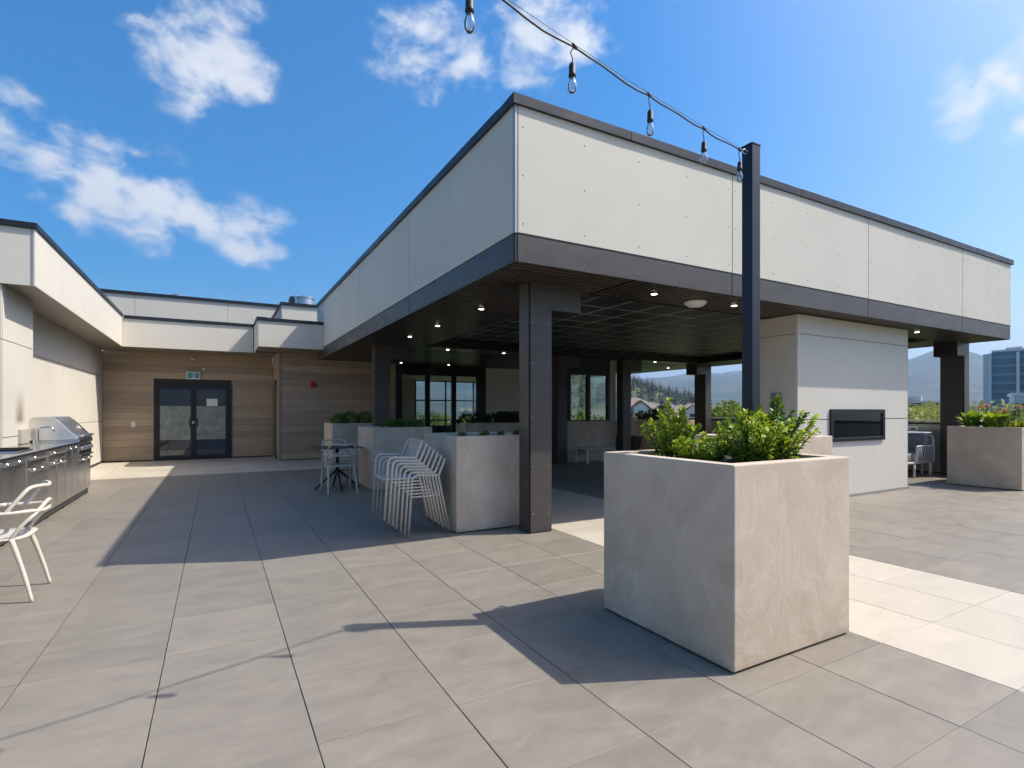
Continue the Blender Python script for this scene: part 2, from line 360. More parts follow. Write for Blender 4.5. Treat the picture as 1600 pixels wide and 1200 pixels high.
# leaves: each a folded four-point blade, its own island
def leaf_mesh(name, P, D, Nn, Ln, W):
    P, D, Nn = (np.asarray(a, float) for a in (P, D, Nn)); Ln = np.asarray(Ln, float)[:, None]; W = np.asarray(W, float)[:, None]
    D = D/np.linalg.norm(D, axis=1, keepdims=True); S = np.cross(D, Nn); S /= np.linalg.norm(S, axis=1, keepdims=True)+1e-9; U = np.cross(S, D)
    a = P+D*Ln*.5+S*W*.5+U*Ln*.06; b = P+D*Ln*.5-S*W*.5+U*Ln*.06; m_ = P+D*Ln*.5-U*Ln*.05; tip = P+D*Ln-U*Ln*.1
    n = len(P); V = np.stack([P, a, tip, b, m_], 1).reshape(-1, 3); k = np.arange(n)[:, None]*5
    F = np.concatenate([k+[0, 1, 4], k+[1, 2, 4], k+[0, 4, 3], k+[4, 2, 3]]); F = F[np.argsort(np.tile(np.arange(n), 4), kind='stable')]
    me = bpy.data.meshes.new(name); me.vertices.add(len(V)); me.vertices.foreach_set('co', V.ravel())
    me.loops.add(F.size); me.loops.foreach_set('vertex_index', F.ravel()); me.polygons.add(len(F)); me.polygons.foreach_set('loop_start', np.arange(0, F.size, 3)); me.polygons.foreach_set('loop_total', np.full(len(F), 3))
    me.update(); me.validate(); return me
def stem_shrub(name, loc, label, n_stems, h, spread, leaf, mat, cat='shrub', lean=(0, 0), per=26, group=None):
    root = empty(name, loc, label, cat, group); st = MB(); P = []; D = []; Nn = []; Ln = []; W = []
    for i in range(n_stems):
        a = random.uniform(0, 2*math.pi); r = random.random()**.6; hh = h*random.uniform(.55, 1.)*(1.05-.35*r)
        b0 = Vector((math.cos(a), math.sin(a), 0))*spread*r*.45; tip = Vector((math.cos(a), math.sin(a), 0))*spread*r+Vector((lean[0]*hh, lean[1]*hh, hh))
        path = spline([b0, (b0*1.25+tip*.0)+Vector((0, 0, hh*.35)), b0.lerp(tip, .7)+Vector((0, 0, hh*.12)), tip], 4)
        st.tube(path, [.006*(1-k/len(path)*.7) for k in range(len(path))], 5)
        for j in range(per):
            u = .12+.88*(j/(per-1)); x = u*(len(path)-1); k = min(int(x), len(path)-2); p = path[k].lerp(path[k+1], x-k)
            t = (path[k+1]-path[k]).normalized(); an = j*2.4+i; o1 = t.orthogonal().normalized(); o2 = t.cross(o1)
            d = (math.cos(an)*o1+math.sin(an)*o2)*random.uniform(.7, 1)+t*random.uniform(.15, .75)*(1+u)
            P.append(p); D.append(d); Nn.append(t+Vector((random.gauss(0, .25), random.gauss(0, .25), .4))); s_ = leaf*random.uniform(.6, 1.15)*(1.05-.35*u); Ln.append(s_); W.append(s_*random.uniform(.55, .72))
    s_o = st.build('stems', 'bark', None, smooth=True); s_o.parent = root
    f = link('foliage', leaf_mesh('foliage', P, D, Nn, Ln, W), mat); f.parent = root; return root
def blob_shrub(name, loc, label, blobs, n, leaf, mat, cat='shrub', group=None, aspect=.45):
    root = empty(name, loc, label, cat, group); st = MB(); P = []; D = []; Nn = []; Ln = []; W = []
    for (bx, by, bz, rx, ry, rz) in blobs:
        st.tube(spline([(bx*.3, by*.3, 0), (bx*.6, by*.6, bz*.5), (bx, by, bz)], 3), .008, 5)
        for i in range(n):
            d = Vector(rng.normal(0, 1, 3)).normalized(); q = rng.uniform(.5, 1.0)**.5*rng.uniform(.9, 1.08)
            p = Vector((bx+d.x*rx*q, by+d.y*ry*q, max(.01, bz+d.z*rz*q))); dd = d+Vector((0, 0, .5))+Vector(rng.normal(0, .45, 3))
            P.append(p); D.append(dd); Nn.append(d+Vector(rng.normal(0, .4, 3))+Vector((0, 0, .6))); s_ = leaf*rng.uniform(.6, 1.2); Ln.append(s_); W.append(s_*aspect)
    s_o = st.build('stems', 'bark', None, smooth=True); s_o.parent = root
    f = link('foliage', leaf_mesh('foliage', P, D, Nn, Ln, W), mat); f.parent = root; return root
def blade_tuft(name, loc, label, n, h, mat, spread=.5, width=.008, group=None, cat='grass tuft'):
    P = []; D = []; Nn = []; Ln = []; W = []
    for i in range(n):
        a = random.uniform(0, 6.283); r = random.random()
        P.append((math.cos(a)*r*h*.25, math.sin(a)*r*h*.25, 0)); D.append((math.cos(a)*spread*r, math.sin(a)*spread*r, 1)); Nn.append((math.cos(a), math.sin(a), .3)); Ln.append(h*random.uniform(.6, 1.1)); W.append(width*random.uniform(.7, 1.4))
    o = link(name, leaf_mesh(name, P, D, Nn, Ln, W), mat); o.location = loc; return tag(o, label, cat, group)

# ------------------------------------------------------------------ land
def vnoise(x, y, s):
    x = x/s; y = y/s; xi = np.floor(x).astype(int); yi = np.floor(y).astype(int); fx = x-xi; fy = y-yi; fx = fx*fx*(3-2*fx); fy = fy*fy*(3-2*fy)
    def h(a, b): v = np.sin(a*127.1+b*311.7)*43758.5453; return v-np.floor(v)
    return (h(xi, yi)*(1-fx)+h(xi+1, yi)*fx)*(1-fy)+(h(xi, yi+1)*(1-fx)+h(xi+1, yi+1)*fx)*fy
def px_az(x): d = (x-800)/829*CR+CF; return math.atan2(d.x, d.y)
RIDGE = [(-3.2, .07), (-1.2, .06), (px_az(640), .062), (px_az(880), .075), (px_az(985), .071), (px_az(1035), .074), (px_az(1060), .077), (px_az(1120), .079), (px_az(1165), .083), (px_az(1300), .09),
         (px_az(1418), .088), (px_az(1468), .105), (px_az(1500), .102), (px_az(1545), .083), (px_az(1700), .075), (2.0, .06), (3.2, .07)]
HILL_AZ, HILL_D = px_az(925), 620
def land_z(x, y):
    x = np.asarray(x, float); y = np.asarray(y, float); d = np.hypot(x, y); az = np.arctan2(x, y)
    k = np.interp(az, [a for a, _ in RIDGE], [b for _, b in RIDGE])
    u = np.clip((d-2300)/3200, 0, 1); u = u*u*(3-2*u)
    n = vnoise(x, y, 900)*.55+vnoise(x, y, 380)*.28+vnoise(x, y, 140)*.17
    dome = np.where(d > 5500, 1-np.clip((d-5500)/5500, 0, 1)*.55, 1.)
    mt = u*k*5500*(.86+.28*(n-.5))*dome + np.clip((d-1500)/1200, 0, 1)*(1-u)*60*n
    hx, hy = math.sin(HILL_AZ)*HILL_D, math.cos(HILL_AZ)*HILL_D
    rr = np.hypot(x-hx, y-hy); hill = 50*np.exp(-(rr/105)**2)*(.85+.3*vnoise(x, y, 60))
    base = -14+9.8*np.clip((d-60)/60, 0, 1)*np.clip(1.35-(np.abs(az-px_az(1040))/.3), 0, 1)
    return base+mt+hill
na, nr = 900, 120
az = np.linspace(-math.pi, math.pi, na, endpoint=False); rad = np.concatenate([[0], np.geomspace(16, 11500, nr-1)])
AA, RR = np.meshgrid(az, rad, indexing='ij'); X = RR*np.sin(AA); Y = RR*np.cos(AA); Z = land_z(X, Y); Z[:, 0] = -14
V = np.stack([X, Y, Z], -1).reshape(-1, 3); i = np.arange(na)[:, None]; j = np.arange(nr-1)[None, :]; i2 = (i+1) % na
F = np.stack(np.broadcast_arrays(i*nr+j, i*nr+j+1, i2*nr+j+1, i2*nr+j), -1).reshape(-1, 4)
me = bpy.data.meshes.new('ground'); me.from_pydata(V.tolist(), [], F.tolist()); me.polygons.foreach_set('use_smooth', [True]*len(me.polygons))
tag(link('ground', me, 'land'), kind='structure')

# ------------------------------------------------------------------ terrace floor, tile by tile
FX0, FX1, FY0, FY1 = -3.2, 13.95, -4.2, 17.75
floor = tag(B(FX0, FX1, FY0, FY1, -.35, -.022).build('terrace_floor', 'joint'), kind='structure')
def is_cream(cx, cy): return (3.416 < cx < 5.249) or (cy > TY0+20*TP and cx < 3.4)
tiles = []
for a in range(-5, 24):
    for b in range(-9, 28):
        x0, y0 = TX0+a*TP, TY0+b*TP; cx, cy = x0+TP/2, y0+TP/2
        if x0 < FX0 or x0+TP > FX1+.3 or cy > 17.7: continue
        dz = cx*CF.x+cy*CF.y; vis = 0
        if dz > .6:
            u = 800+829*(cx*CR.x+cy*CR.y)/dz; v = 643+829*EYE/dz
            if -60 < u < 1660 and v < 1230: vis = 1/dz**3
        if cx > 4.1 and cy > 5.5 or (cx < -1.9 and cy > 5.5): vis *= .05
        tiles.append((vis, x0, y0, is_cream(cx, cy)))
tiles.sort(reverse=True)
tm = {}
for cream in (0, 1):
    tm[cream] = B(.0021, TP-.0021, .0014, TP-.0014, -.02, 0).mesh('tile', .0015)
    tm[cream].materials.append(MATS['tile_cream' if cream else 'tile_grey'])
rest = {0: MB(), 1: MB()}
for k, (vis, x0, y0, cream) in enumerate(tiles):
    dz_ = random.uniform(-.0008, .0008)
    if k < 300 and vis > 0:
        o_ = link('tile', tm[cream], None, floor); o_.location = (x0, y0, dz_)
    else: rest[cream].box(x0+.0021, x0+TP-.0021, y0+.0014, y0+TP-.0014, -.02, dz_)
for cream in (0, 1): tag(rest[cream].build('tiles', 'tile_cream' if cream else 'tile_grey', floor), kind='stuff')

# ------------------------------------------------------------------ the open pavilion
SX0, SX1, SY0, SY1, SZ = 2.488, 13.9, 4.41, 15.8, 2.80
pav = empty('rooftop_pavilion', (SX0, SY0, 0), 'flat roofed open pavilion with pale panel fascia on dark square columns', 'pavilion')
B(SX0+.03, SX1-.03, SY0+.03, SY1-.03, 3.02, 4.30).build('roof_core', 'joint', pav)
FJ = [SX0+.032, 5.583, 8.665, 11.775, SX1-.03]; LJ = [SY0+.032, 7.594, 10.682, 13.632, SY1]
riv = MB()
def rivets_front(x0, x1, z0, z1, y, nx):
    for ix in range(nx):
        for iz in range(3 if z1-z0 > .6 else 1):
            x = x0+.06+(x1-x0-.12)*ix/(nx-1); z = (z0+z1)/2-.06 if z1-z0 < .6 else z0+.09+(z1-z0-.30)*iz/2
            riv.lathe([(.009, 0), (.007, .003)], (0, 0, 0), 6); n6 = 12
            riv.v[-n6:] = [(x+p[0], y-p[2], z+p[1]) for p in riv.v[-n6:]]
def rivets_left(y0, y1, z0, z1, x, ny):
    for iy in range(ny):
        for iz in range(3 if z1-z0 > .6 else 1):
            y = y0+.06+(y1-y0-.12)*iy/(ny-1); z = (z0+z1)/2-.06 if z1-z0 < .6 else z0+.09+(z1-z0-.30)*iz/2
            riv.lathe([(.009, 0), (.007, .003)], (0, 0, 0), 6); n6 = 12
            riv.v[-n6:] = [(x-p[2], y+p[0], z+p[1]) for p in riv.v[-n6:]]
g = .006
for a, b in zip(FJ[:-1], FJ[1:]):
    B(a+g, b-g, SY0, SY0+.02, 3.078, 4.31).build('fascia_panel', 'panel', pav, .002)
    B(a+g, b-g, SY0+.006, SY0+.026, SZ, 3.066).build('dark_fascia_panel', 'bronze', pav, .002)
    rivets_front(a, b, 3.078, 4.31, SY0, 5); rivets_front(a, b, SZ, 3.066, SY0+.006, 5)
    B(a+g, b-g, SY1-.005, SY1+.015, SZ, 4.31).build('fascia_panel', 'panel', pav)
for a, b in zip(LJ[:-1], LJ[1:]):
    B(SX0, SX0+.02, a+g, b-g, 3.078, 4.31).build('fascia_panel', 'panel', pav, .002)
    B(SX0+.006, SX0+.026, a+g, b-g, SZ, 3.066).build('dark_fascia_panel', 'bronze', pav, .002)
    rivets_left(a, b, SZ, 3.066, SX0+.006, 6)
    B(SX1-.02, SX1, a+g, b-g, 3.078, 4.31).build('fascia_panel', 'panel', pav)
    B(SX1-.026, SX1-.006, a+g, b-g, SZ, 3.066).build('dark_fascia_panel', 'bronze', pav)
tag(riv.build('rivets', 'grey_plastic', pav), kind='stuff')
B(SX0-.001, SX0+.031, SY0-.001, SY0+.031, 3.07, 4.3).build('corner_trim', 'trim_grey', pav, .003)
B(SX0+.008, SX0+.03, SY0+.008, SY0+.03, SZ+.002, 3.069).build('corner_trim', 'bronze_dark', pav)
B(SX0+.003, SX1-.003, SY0+.003, SY0+.03, 3.066, 3.077).build('drip_edge', 'bronze_dark', pav)
# metal coping in lengths that never sit quite level
cps = [SX0-.03, 3.92, 6.96, 9.98, 12.3, SX1+.035]
for k, (a, b) in enumerate(zip(cps[:-1], cps[1:])):
    e0, e1 = [(0, .006), (.004, -.006), (-.004, .007), (.006, -.004), (-.003, 0)][k]
    MB().add([(a, SY0-.028-e0, 4.292), (b-.004, SY0-.028-e1, 4.292), (b-.004, SY0+.3, 4.292), (a, SY0+.3, 4.292), (a, SY0-.03-e0, 4.392), (b-.004, SY0-.03-e1, 4.388), (b-.004, SY0+.3, 4.375), (a, SY0+.3, 4.375)],
        [(0, 3, 2, 1), (4, 5, 6, 7), (0, 1, 5, 4), (1, 2, 6, 5), (2, 3, 7, 6), (3, 0, 4, 7)]).build('coping', 'coping', pav, .003)
for a, b in ((SY0-.0, 7.6), (7.604, 10.7), (10.704, 13.6), (13.604, SY1)):
    B(SX0-.03, SX0+.28, a if a > SY0 else SY0+.302, b-.003, 4.29, 4.386).build('coping', 'coping', pav, .003)
    B(SX1-.28, SX1+.03, a if a > SY0 else SY0+.302, b-.003, 4.29, 4.386).build('coping', 'coping', pav)
# soffit: a slatted border round a darker recessed ceiling
BX, BY = 4.04, 5.28
B(SX0+.03, BX, SY0+.03, SY1-.02, 2.868, 3.0).build('soffit_backing', 'ceiling_black', pav)
B(BX, SX1-.03, SY0+.03, BY, 2.868, 3.0).build('soffit_backing', 'ceiling_black', pav)
B(12.62, SX1-.03, BY, SY1-.02, 2.868, 3.0).build('soffit_backing', 'ceiling_black', pav)
B(BX, 12.62, 11.15, SY1-.02, 2.868, 3.0).build('soffit_backing', 'ceiling_black', pav)
sl = B(SX0+.032, BX-.03, 0, .055, 2.808, 2.866).mesh('soffit_slat', .002); sl.materials.append(MATS['slat_wood'])
y = SY0+.045; k = 0
while y < SY1-.1:
    o_ = link('soffit_slat', sl, None, pav); o_.location = Vector((0, y, 0))-pav.location; y += .0925
sl2 = B(0, .055, SY0+.032, BY-.02, 2.808, 2.866).mesh('soffit_slat', .002); sl2.materials.append(MATS['slat_wood'])
x = BX+.03
while x < SX1-.1:
    o_ = link('soffit_slat', sl2, None, pav); o_.location = Vector((x, 0, 0))-pav.location; x += .0925
s3 = MB(); y = BY
while y < SY1-.1: s3.box(12.64, SX1-.032, y, y+.062, 2.808, 2.866); y += .0925
x = BX+.03
while x < 12.55: s3.box(x, x+.062, 11.2, 12.0, 2.808, 2.866); x += .0925
tag(s3.build('soffit_slats', 'slat_wood', pav), kind='stuff')
B(BX, 12.62, 12.02, SY1-.02, 2.80, 2.867).build('soffit_board', 'ceiling_black', pav)
B(BX-.028, BX+.0, BY+.0, 11.18, 2.798, 3.02).build('soffit_trim', 'bronze', pav)
B(BX, 12.64, BY-.018, BY+.004, 2.798, 3.02).build('soffit_trim', 'bronze_dark', pav)
B(12.61, 12.638, BY+.006, 11.18, 2.798, 3.02).build('soffit_trim', 'bronze_dark', pav); B(BX, 12.64, 11.17, 11.198, 2.798, 3.02).build('soffit_trim', 'bronze_dark', pav)
B(BX, 12.62, BY, 11.18, 2.99, 3.01).build('ceiling_backing', 'ceiling_black', pav)
cp = B(0, TP-.03, 0, TP-.03, 2.972, 2.988).mesh('ceiling_panel'); cp.materials.append(MATS['ceiling_black'])
tb = MB(); nx, ny = 14, 10
for a in range(nx):
    for b in range(ny):
        x, y = BX+.05+a*TP, BY+.02+b*TP*.965
        if x+TP > 12.62 or y+TP > 11.2: continue
        o_ = link('ceiling_panel', cp, None, pav); o_.location = Vector((x+.015, y+.015, 0))-pav.location
for a in range(nx+1): x = BX+.05+a*TP; tb.box(x-.009, x+.009, BY+.01, 11.165, 2.966, 2.971)
for b in range(ny+1):
    y = BY+.02+b*TP*.965
    if y < 11.15: tb.box(BX+.01, 12.6, y-.009, y+.009, 2.9645, 2.9695)
tag(tb.build('ceiling_grid', 'tbar', pav), kind='stuff')
# columns with stepped heads
def column(x0, y0, wx, wy, cx, cy, lab=None):
    c = B(x0+.012, x0+wx-.004, y0+.012, y0+wy, .0, SZ+.03).build('column', 'bronze_dark', pav)
    hx0, hx1 = (x0, x0+wx+cx) if cx > 0 else (x0+cx, x0+wx); hz = 2.51
    if cx > 0: poly = [(x0+.014, .012), (x0+wx-.008, .012), (x0+wx-.008, hz), (hx1, hz), (hx1, SZ+.006), (x0+.014, SZ+.006)]
    else: poly = [(x0+.014, .012), (x0+wx-.008, .012), (x0+wx-.008, SZ+.006), (hx0, SZ+.006), (hx0, hz), (x0+.014, hz)]
    MB().prism(poly, 'y', y0, y0+.011).build('front_plate', 'bronze', c)
    B(x0, x0+.0115, y0+.022, y0+wy, .012, SZ+.006).build('side_plate', 'bronze', c, .001)
    B(x0+wx-.0035, x0+wx, y0+.02, y0+wy, .012, hz).build('side_plate', 'bronze', c)
    if cx > 0: B(x0+wx-.004, hx1-.002, y0+.0115, y0+wy+cy, hz+.002, SZ+.004).build('column_head', 'bronze_dark', c)
    else: B(hx0+.002, x0-.001, y0+.0115, y0+wy+cy, hz+.002, SZ+.004).build('column_head', 'bronze_dark', c)
    if cy: B(x0+.02, x0+wx-.01, y0+wy, y0+wy+cy, hz+.006, SZ+.003).build('column_head', 'bronze_dark', c)
    s = MB()
    for z in (.22, .74, 1.3, 1.9, 2.35):
        for x in (x0+.045, x0+wx-.045):
            s.lathe([(.007, 0), (.005, .004)], (0, 0, 0), 6); s.v[-12:] = [(x+p[0], y0-p[2], z+p[1]) for p in s.v[-12:]]
    s.build('screws', 'galvanised', c)
    B(x0+.03, x0+wx-.02, y0-.001+.02, y0+wy-.02, -.001, .012).build('base_shadow_gap', 'joint', c)
column(3.035, 5.045, .30, .23, .40, .0)
column(3.01, 11.5, .335, .28, .38, .0)
column(7.70, 11.42, .33, .25, .38, 0)
column(9.96, 11.5, .32, .25, .38, 0)
column(13.30, 11.5, .27, .43, -.37, 0)
column(13.56, 5.05, .235, .42, -.30, 0)

# ------------------------------------------------------------------ the penthouse building behind and to the left
bld = empty('penthouse_building', (-2.65, 17.65, 0), 'penthouse walls of pale panels and brown timber boards round the doors', 'building')
ZS = 3.006; WX = -2.65
def grid_panels(axis, plane, th, us, zs, mat, gap=.005, name='wall_panel'):
    for u0, u1 in zip(us[:-1], us[1:]):
        for z0, z1 in zip(zs[:-1], zs[1:]):
            if axis == 'x': B(min(plane, plane-th), max(plane, plane-th), u0+gap, u1-gap, z0+gap, z1-gap).build(name, mat, bld, .0015)
            else: B(u0+gap, u1-gap, min(plane, plane+th), max(plane, plane+th), z0+gap, z1-gap).build(name, mat, bld, .0015)
B(-6.5, WX-.021, 9.2, 20.5, -.3, 3.7).build('wall_core', 'joint', bld)
grid_panels('x', WX, .02, [10.44, 13.49, 16.0, 17.66], [.05, 1.105, 2.30, ZS], 'panel')
B(-2.66, -2.42, 9.16, 10.43, 0, ZS).build('wall_core', 'joint', bld)
grid_panels('x', -2.40, .02, [9.15, 10.435], [.05, 1.02, 2.29, ZS], 'panel_soot')
grid_panels('y', 9.13, .018, [-5.2, -2.402], [.05, 2.29, ZS], 'panel')
B(-2.66, -2.402, 10.4365, 10.45, .05, ZS).build('wall_panel', 'panel', bld)
B(WX-.0, WX+.012, 10.45, 17.64, .0, .045).build('base_trim', 'joint', bld)
# left overhang
CZ = 3.745
B(-6.5, -2.10, 9.14, 16.4, ZS+.02, CZ).build('overhang_core', 'joint', bld)
for a, b in ((9.10, 12.15), (12.15, 15.2), (15.2, 16.45)): B(-2.09, -2.07, a+.004 if a > 9.2 else a, b-.004, ZS-.004, CZ).build('fascia_panel', 'panel', bld, .0015)
for a, b in ((-5.2, -2.105),): B(a, b-.012, 9.102, 9.12, ZS-.004, CZ).build('fascia_panel', 'panel', bld, .0015)
B(-2.116, -2.0905, 9.1, 9.119, ZS-.003, CZ).build('corner_trim', 'trim_grey', bld)
B(-5.2, -2.045, 9.07, 9.35, CZ+.002, 3.822).build('coping', 'coping', bld, .003); B(-2.33, -2.045, 9.353, 16.4, CZ+.002, 3.822).build('coping', 'coping', bld, .003)
y = 9.14
sfm = B(-2.66, -2.092, 0, .118, ZS-.002, ZS+.018).mesh('soffit_strip', .002); sfm.materials.append(MATS['soffit_metal'])
while y < 17.5: o_ = link('soffit_strip', sfm, None, bld); o_.location = Vector((0, y, 0))-bld.location; y += .122
# back overhang, stepped forward at its right end
B(-2.09, .92, 16.48, 20, ZS+.02, 3.70).build('overhang_core', 'joint', bld)
B(-2.068, .9, 16.45, 16.47, ZS-.004, 3.71).build('fascia_panel', 'panel', bld, .0015)
B(-2.04, .925, 16.42, 16.75, 3.712, 3.792).build('coping', 'coping', bld, .003)
B(-2.07, 1.52, 16.475, 17.66, ZS, ZS+.018).build('soffit_board', 'soffit_metal', bld)
B(.945, 2.46, 14.79, 17.2, ZS+.02, 3.64).build('overhang_core', 'joint', bld)
B(.924, 2.486, 14.76, 14.78, ZS-.004, 3.655).build('fascia_panel', 'panel', bld, .0015); B(.92, .94, 14.782, 16.447, ZS-.004, 3.71).build('fascia_panel', 'panel', bld, .0015)
B(.895, 2.486, 14.73, 15.0, 3.657, 3.735).build('coping', 'coping', bld, .003); B(.893, 1.15, 15.003, 16.418, 3.713, 3.79).build('coping', 'coping', bld, .003)
B(.942, 2.487, 14.783, 16.0, ZS, ZS+.018).build('soffit_board', 'soffit_metal', bld)
# higher parapets further back on the roof
B(-6, 1.55, 20.02, 20.3, 3.7, 4.96).build('upper_parapet_core', 'joint', bld)
for a, b in ((-6, -2.2), (-2.2, .33), (.33, 1.9)): B(a+.004, b-.004, 20, 20.018, 3.7, 4.97).build('parapet_panel', 'panel', bld, .0015)
B(-6, 1.95, 19.96, 20.35, 4.972, 5.06).build('coping', 'coping', bld)
B(1.72, 4.6, 17.03, 20.3, 3.6, 4.5).build('upper_parapet_core', 'joint', bld); B(1.69, 4.6, 17, 17.018, 3.6, 4.51).build('parapet_panel', 'panel', bld); B(1.685, 1.71, 17.02, 20, 3.6, 4.51).build('parapet_panel', 'panel', bld)
B(1.65, 4.6, 16.96, 20.3, 4.512, 4.595).build('coping', 'coping', bld)
# timber boards, each its own piece
PH = 3.0/16
def board_rows(segs, plane, hole=None, breaks=()):
    for r in range(16):
        z0 = .03+r*PH; z1 = z0+PH-.004
        cuts = []
        for a, b in segs:
            spans = [(a, b)]
            if hole and z0 < hole[2]-.01:
                spans = [(a, hole[0]), (hole[1], b)]
                if z1 > hole[2]: z1 = z1
            for p, q in spans:
                bk = [u for u in breaks if p+.4 < u+.37*((r*7) % 5-2) < q-.4 and (r*3) % 4 < 2]
                pts = [p]+[u+.37*((r*7) % 5-2) for u in bk[:1]]+[q]
                for u0, u1 in zip(pts[:-1], pts[1:]): cuts.append((u0, u1))
        for u0, u1 in cuts:
            zz = min(z1, ZS-.002); dep = random.uniform(0, .003)
            B(u0+.0015, u1-.0015, plane-.014-dep, plane, z0, zz).build('timber_board', 'wood_cladding', bld, .0015)
B(-2.66, 1.55, 17.665, 18.0, 0, 3.7).build('wall_core', 'joint', bld) if False else None
DX0, DX1, DZ = -1.512, .391, 2.126
board_rows([(-2.645, 1.497)], 17.664, (DX0, DX1, DZ), (0.6,))
for u0, u1 in ((-2.66, DX0), (DX1, 1.5)): B(u0, u1, 17.666, 17.75, 0, 3.2).build('wall_core', 'joint', bld)
B(DX0, DX1, 17.666, 17.75, DZ, 3.2).build('wall_core', 'joint', bld)
B(-2.64, 1.49, 17.635, 17.664, 0, .028).build('base_trim', 'joint', bld) if False else None
for u0, u1 in ((-2.64, DX0-.002), (DX1+.002, 1.495)): B(u0, u1, 17.645, 17.664, .001, .0285).build('base_trim', 'joint', bld)
# the return wall with a service door and the second boarded wall
W2 = 15.95
B(1.52, 1.56, 15.98, 17.75, 0, 3.2).build('wall_core', 'joint', bld)
for r in range(16):
    z0 = .03+r*PH
    for a, b in ((16.0, 16.42), (17.36, 17.645)) if z0 < 2.1 else ((16.0, 17.645),): B(1.504, 1.5185, a+.001, b-.001, z0, min(z0+PH-.004, ZS-.002)).build('timber_board', 'wood_cladding', bld, .0015)
sd = B(1.507, 1.519, 16.47, 17.31, .01, 2.09).build('service_door', 'door_grey', bld)
MB().box(1.499, 1.5195, 16.42, 16.468, .0, 2.14).box(1.499, 1.5195, 17.312, 17.36, .0, 2.14).box(1.499, 1.5195, 16.469, 17.311, 2.092, 2.139).build('door_frame', 'black_frame', sd)
B(1.50, 1.575, 15.925, 15.998, 0, ZS-.001).build('corner_post', 'soffit_metal', bld, .003)
board_rows([(1.577, 4.80)], W2, None, (3.4,)); B(1.577, 4.84, W2+.002, 16.1, 0, 3.2).build('wall_core', 'joint', bld)
B(1.577, 4.8, W2-.012, W2, .001, .0285).build('base_trim', 'joint', bld)
# double entrance doors
dr = MB().box(DX0, DX0+.075, 17.61, 17.70, 0, DZ).box(DX1-.075, DX1, 17.61, 17.70, 0, DZ).box(DX0+.0755, DX1-.0755, 17.61, 17.70, DZ-.06, DZ).build('door_frame', 'black_frame', bld)
for a, b, hx in ((DX0+.08, -.5645, -.63), (-.5585, DX1-.08, -.50)):
    lf = MB().box(a, a+.06, 17.63, 17.68, .012, 2.06).box(b-.075, b, 17.63, 17.68, .012, 2.06).box(a+.0605, b-.0755, 17.63, 17.68, .012, .11).box(a+.0605, b-.0755, 17.63, 17.68, 1.99, 2.06).build('door_leaf', 'black_frame', bld)
    B(a+.055, b-.07, 17.648, 17.656, .1, 2.0).build('glass', 'glass_dark', lf)
    B(a+.0605, b-.0755, 17.6425, 17.6465, .56, 1.513).build('mottled_sheet', 'mottled_grey_green', lf)  # thin mottled grey-green sheet across the middle of the leaf
    h = spline([(hx, 17.632, 1.17), (hx+(.03 if hx < -.55 else -.03)*-1, 17.575, 1.16), (hx-(.035 if hx < -.55 else -.035), 17.56, 1.05), (hx+(.03 if hx < -.55 else -.03)*-1, 17.575, .94), (hx, 17.632, .93)], 4)
    MB().tube(h, .013, 8).build('handle', 'black_frame', lf, smooth=True)
B(-.245, .03, 17.643, 17.6465, 1.52, 1.727).build('notice', 'paper', bld); B(-.6, -.55, 17.6, 17.628, 1.02, 1.08).build('lock', 'galvanised', bld)
cur = MB()
for k in range(9): x = -1.1+k*.05; cur.tube([(x, 17.95+.02*(k % 2), .1), (x, 17.95+.02*(k % 2), 2.05)], .028, 6)
cur.build('sky_reflection_curtain', 'sky_reflection_curtain', bld, smooth=True)  # folds whose blue stripes stand in for the sky's reflection in the glass
B(-2.6, 1.5, 17.76, 19.9, -.04, -.002).build('hall_floor', 'interior_dark', bld); B(-2.6, 1.5, 19.7, 19.8, 0, 2.8).build('hall_wall', 'interior_dark', bld); B(-2.6, 1.5, 17.76, 19.7, 2.75, 2.8).build('hall_ceiling', 'interior_dark', bld); B(-2.62, -2.58, 17.76, 19.7, 0, 2.8).build('hall_wall', 'interior_dark', bld); B(1.48, 1.515, 17.76, 19.7, 0, 2.8).build('hall_wall', 'interior_dark', bld)
# lounge with sliding glass doors
GX = [4.84, 5.87, 6.72, 7.83]
fr = MB().box(4.80, 7.86, W2-.06, W2+.06, 2.50, 2.80).box(4.802, 4.99, W2-.06, W2+.06, 0, 2.4995).box(5.76, 5.895, W2-.06, W2+.06, 0, 2.4995).box(6.655, 6.79, W2-.06, W2+.06, 0, 2.4995).box(7.54, 7.86, W2-.06, W2+.06, 0, 2.4995)
for a, b in ((4.991, 5.759), (5.896, 6.654), (6.791, 7.539)): fr.box(a, b, W2-.05, W2+.05, 0, .09)
fr = fr.build('glazed_door_frame', 'black_frame', bld)
for a, b in ((4.98, 5.77), (5.885, 6.665), (6.78, 7.55)): B(a, b, W2-.006, W2+.006, .08, 2.51).build('glass', 'glass', fr)
B(7.99, 11.0, W2-.02, W2+.1, 0, 2.83).build('wall_panel', 'interior_white', bld); B(7.865, 7.985, W2-.05, W2+.1, 0, 2.83).build('wall_panel', 'interior_white', bld)
RB = 22.0
B(4.84, 11, W2+.1, RB, -.04, -.002).build('lounge_floor', 'interior_floor', bld); B(4.84, 11, W2+.1, RB, 2.72, 2.8).build('lounge_ceiling', 'interior_beige', bld); B(4.7, 4.84, W2+.1, RB, -.04, 2.8).build('lounge_wall', 'interior_beige', bld)
B(4.6, 11.1, W2+.05, RB+.1, 2.85, 3.6).build('lounge_roof', 'joint', bld)
mu = MB()
for x in (4.84, 6.1, 7.45, 8.85, 10.2, 10.94): mu.box(x, x+.06, RB-.06, RB, 0, 2.72)
for z in (0, .95, 1.82, 2.66): mu.box(4.9, 10.94, RB-.045, RB-.012, z, z+.055)
mu.build('lounge_window_frame', 'black_frame', bld)
